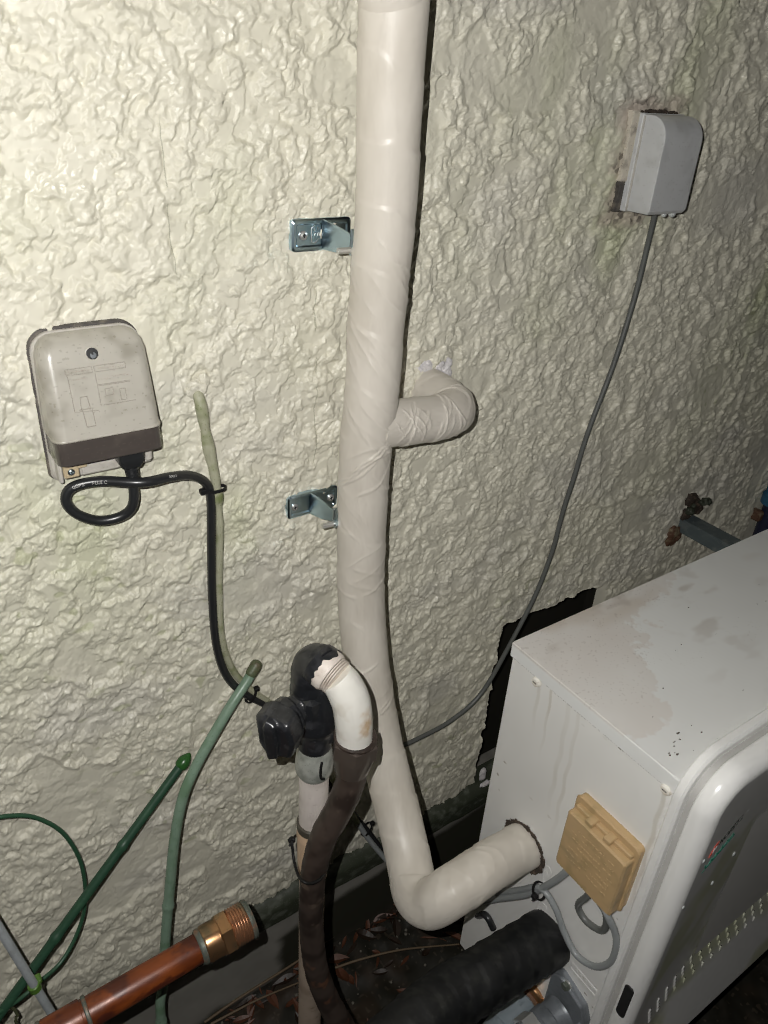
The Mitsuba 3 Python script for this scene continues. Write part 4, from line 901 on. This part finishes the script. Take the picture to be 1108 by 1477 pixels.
part('sheath', tube(spl([(0.5460, -0.4332, 0.6606), (0.5480, -0.4260, 0.6314), (0.5515, -0.4178, 0.6070), (0.5545, -0.4179, 0.5908), (0.5560, -0.4320, 0.5834), (0.5560, -0.4506, 0.5923), (0.5530, -0.4567, 0.6117), (0.5480, -0.4544, 0.6371), (0.5460, -0.4430, 0.6473)], 100), .0042, 12), 'm_cable_grey', sl2, True)
tie((0.5490, -0.3621, 0.5607), (-.1, -.85, .5), .0085, .0118, 'black cable tie on the grey cables below the yellow terminal box', (-.004, -.003, -.004))

# ------------------------------------------------------------------ black insulated pipe, gas fitting, grey connector
bi = thing('insulated_pipe', 'fat black taped insulated pipe entering the heater side below the beige wrapped pipe', 'pipe')
A0, B0 = V(*(0.5655, -0.3847, 0.4792)), V(*(0.3843, -0.3820, 0.5017))
bp_ = spl([A0, A0 * .67 + B0 * .33, A0 * .33 + B0 * .67, B0, (0.3245, -0.3920, 0.5170), (0.2589, -0.4050, 0.5285), (0.1907, -0.4200, 0.5138), (.16, -.43, .20), (.12, -.43, .05), (.10, -.43, -.1)], 300)
m_ = tube(bp_, np.full(300, .0362), 60)
vv = np.asarray(m_.vertices); sv = np.repeat(np.linspace(0, 1, 300), 60)
rid = np.zeros(len(vv)); rid[:len(sv)] = .0014 * (((sv * 40 + np.tile(np.arange(60) / 60, 300)) % 1) - .5)
m_.vertices = vv + np.asarray(m_.vertex_normals) * (rid + .003 * (meshkit.fbm(vv * 45, 3, 9) - .5))[:, None]
part('taped_run', m_, 'm_insulation', bi, 40)
gf = thing('gas_cock', 'grey cast metal pipe fitting with a flange bolted low on the heater side', 'pipe fitting')
g0 = V(*(0.5650, -0.4404, 0.3981))
fo2 = smooth_out(np.array([(.034, .046), (.022, .058), (-.022, .044), (-.040, .006), (-.040, -.05), (.034, -.05)]), .008)
part('flange', slab(fo2, .010, (HX0 + .001, g0[1], g0[2]), EY, EZ, -EX, .0025), 'm_cast_grey', gf, 25)
part('flange_rim', slab(fo2 * .93, .0035, (HX0 - .009, g0[1], g0[2]), EY, EZ, -EX, .0012), 'm_cast_grey', gf, 25)
nb = V(*(0.5560, -0.4323, 0.4460))
bt = part('bolt', hexa(nb, (-1, 0, 0), .0062, .006), 'm_verdigris', gf, 20)
part('washer', lathe(nb + V(.001, 0, 0), (-1, 0, 0), [(0, .0075), (.0016, .0075)], 20), 'm_steel', bt, 30)
part('neck', lathe((HX0 - .010, g0[1] + .004, g0[2] - .012), (-1, .03, -.12), [(0, .026), (.004, .024), (.018, .0225), (.020, .0245), (.034, .0245), (.036, .0225), (.075, .0225)], 30), 'm_cast_grey', gf, 35)
part('web', box((HX0 - .028, HX0 - .008), (g0[1] - .029, g0[1] - .024), (g0[2] - .035, g0[2] + .018), .001), 'm_cast_grey', gf, 25)
part('union_nut', hexa((HX0 - .048, g0[1] + .006, g0[2] - .018), (-1, .03, -.12), .0285, .020), 'm_steel', gf, 20)
part('outlet_pipe', tube(spl([(HX0 - .06, g0[1] + .006, g0[2] - .02), (HX0 - .12, g0[1] + .008, g0[2] - .03), (HX0 - .17, g0[1] + .01, g0[2] - .09), (HX0 - .175, g0[1] + .01, -.1)], 50), .017, 20), 'm_cast_grey', gf, True)
wp = thing('water_connector', 'blue grey plastic water connector with brass ring beside the cast fitting', 'pipe connector')
k0 = V(*(0.5650, -0.3827, 0.3371)); ka = V(-1, -.12, -.16); ka /= np.linalg.norm(ka)
part('brass_ring', lathe(k0, ka, [(-.002, .026), (.002, .0285), (.006, .0285), (.009, .0255), (.010, .018)], 32), 'm_brass', wp, 35)
part('rusty_thread', lathe(k0 + ka * .009, ka, [(0, .021), (.008, .021)], 28), 'm_rust', wp, 35)
part('cap', lathe(k0 + ka * .016, ka, [(0, .0235), (.0015, .0255), (.018, .0255), (.020, .0242), (.048, .0236), (.050, .0215), (.075, .0210)], 32), 'm_gas_grey', wp, 35)
part('cap_rib', cat(*[box((k0[0] - .036, k0[0] - .018), (k0[1] + .024 * math.cos(a) - .002, k0[1] + .024 * math.cos(a) + .002), (k0[2] - .004 + .024 * math.sin(a) - .002, k0[2] - .004 + .024 * math.sin(a) + .002), .0008) for a in np.linspace(0, 2 * np.pi, 10, endpoint=False)]), 'm_gas_grey', wp, 25)
part('lower_run', tube(spl([k0 + ka * .085, k0 + ka * .13 + V(0, 0, -.01), k0 + ka * .15 + V(0, 0, -.07), k0 + ka * .15 + V(0, 0, -.5)], 40), .018, 20), 'm_navy', wp, True)

# ------------------------------------------------------------------ wall strut and blue fitting behind the heater
sb = thing('wall_strut', 'blue grey angle iron strut from a rusty hole in the wall behind the heater', 'wall strut')
st0 = V(*(1.2759, 0.0000, 0.7142)); stx, stz = st0[0], st0[2]
ang = [(-.030, .010), (.0, .016), (.028, .010), (.028, .005), (.001, .010), (-.001, .010), (-.030, .004)]
ang = [(x, z) for x, z in ((-.022, -.016), (-.022, .013), (.013, .013), (.013, .009), (-.017, .009), (-.017, -.016))]
part('angle_bar', flip(skin(np.array([[(stx + a, y, stz + c) for a, c in ang] for y in (.03, -.02, -.10, -.16, -.225)]))), 'm_strut_blue', sb, 20)
part('rust_crust', cat(*[blob((stx - .036 + R2.uniform(-.012, .02), -.004, stz - .024 + R2.uniform(-.014, .016)), R2.uniform(.006, .013), 400 + i, .6, 2, (1, .5, 1)) for i in range(9)]), 'm_rust', sb, True, 'rusty crust below the strut')
part('broken_hole', cat(*[blob((stx + .006 + R2.uniform(-.020, .036), -.003, stz + .036 + R2.uniform(-.014, .020)), R2.uniform(.008, .016), 430 + i, .6, 2, (1, .5, 1)) for i in range(10)]), 'm_dirt', sb, True, 'mossy broken edge above the strut')
part('moss_chip', cat(*[blob((stx + R2.uniform(-.02, .04), -.012, stz + .036 + R2.uniform(-.006, .012)), R2.uniform(.004, .008), 450 + i, .6, 2) for i in range(5)]), 'm_ledge', sb, True)
bf = thing('blue_fitting', 'bright blue plastic pipe fitting against the wall at the right edge above the heater', 'pipe fitting')
bq = V(*(1.5639, -0.0200, 0.7328))
part('body', lathe(bq + V(.0, 0, .055), (0, 0, -1), [(0, .020), (.002, .024), (.03, .024), (.034, .021), (.075, .021), (.078, .0255), (.10, .0255), (.102, .02)], 28), 'm_blue_plastic', bf, 35)
part('pipe', tube([bq + V(0, 0, -.03), bq + V(0, 0, -.72)], .017, 20), 'm_navy', bf, True)
part('rusty_clip', box((bq[0] - .036, bq[0] - .018), (-.02, .006), (bq[2] - .085, bq[2] - .060), .004), 'm_rust', bf, 25)

# ------------------------------------------------------------------ litter on the soil
lf = []
def leaf(c, L, W, yaw, seed, tilt=.3):
    n = 7; r = np.random.default_rng(seed); t = np.linspace(0, 1, n)
    w = W * np.sin(np.pi * t**.8) * .5 + .0002
    zc = .3 * L * r.uniform(-.3, .6) * (t - .5)**2 * 4
    P = [[(L * (a - .5), -b, q + b * .5), (L * (a - .5), 0, q), (L * (a - .5), b, q + b * .5), (L * (a - .5), 0, q - .0006)] for a, b, q in zip(t, w, zc)]
    m = skin(np.array(P))
    R_ = trimesh.transformations.euler_matrix(r.uniform(-tilt, tilt), r.uniform(-tilt, tilt), yaw)
    m.apply_transform(R_); m.vertices = np.asarray(m.vertices) + c
    return m
def gz(x, y): return float(ground_h(np.array([x]), np.array([y]))[0])
A, B, C = [], [], []
for i in range(260):
    x, y = R2.uniform(.10, 1.0), R2.uniform(-.30, -.012)
    if R2.uniform() < .35: y = -.012 - abs(R2.normal(0, .03))
    L = R2.uniform(.012, .05)
    (A if R2.uniform() < .55 else B).append(leaf(V(x, y, gz(x, y) + .004), L, L * R2.uniform(.12, .45), R2.uniform(0, 6.28), i, .35))
for i in range(220):
    x, y = R2.uniform(.10, 1.0), R2.uniform(-.32, -.01); C.append(blob((x, y, gz(x, y) + .001), R2.uniform(.0012, .0035), 500 + i, .5, 1))
single('leaf_litter', cat(*A), 'm_dead_leaf', 'reddish brown dead leaves scattered on the dark soil', 'leaf litter', smooth=False, kind='stuff')
single('dark_litter', cat(*B), 'm_dead_leaf_dark', 'dark rotting leaves mixed into the soil by the wall', 'leaf litter', smooth=False, kind='stuff')
single('grit', cat(*C), 'm_grit', 'small pale grit scattered on the dark soil', 'grit', smooth=True, kind='stuff')
def straw(pts, r, lab):
    single('straw', tube(spl(pts, 60), np.interp(np.linspace(0, 1, 60), [0, 1], [r, r * .6]), 8, rnd=1), 'm_straw', lab, 'straw', smooth=True)
straw([(0.2101, -0.0073, 0.0060), (0.2744, -0.0081, 0.0160), (0.3933, -0.0080, 0.0200), (0.5024, -0.0030, 0.0220), (0.6206, -0.0020, 0.0300)], .0026, 'long pale straw stalk lying along the foot of the foundation')
straw([(0.4479, -0.0523, 0.0120), (0.4913, -0.0697, 0.0240), (0.5668, -0.0973, 0.0260), (0.6706, -0.1421, 0.0140)], .0024, 'bent reddish straw stalk between the brown hose and the heater')
straw([(0.2169, -0.0191, 0.0120), (0.2983, -0.0287, 0.0180), (0.3790, -0.0395, 0.0120)], .0024, 'short straw stalk left of the standing pipe')
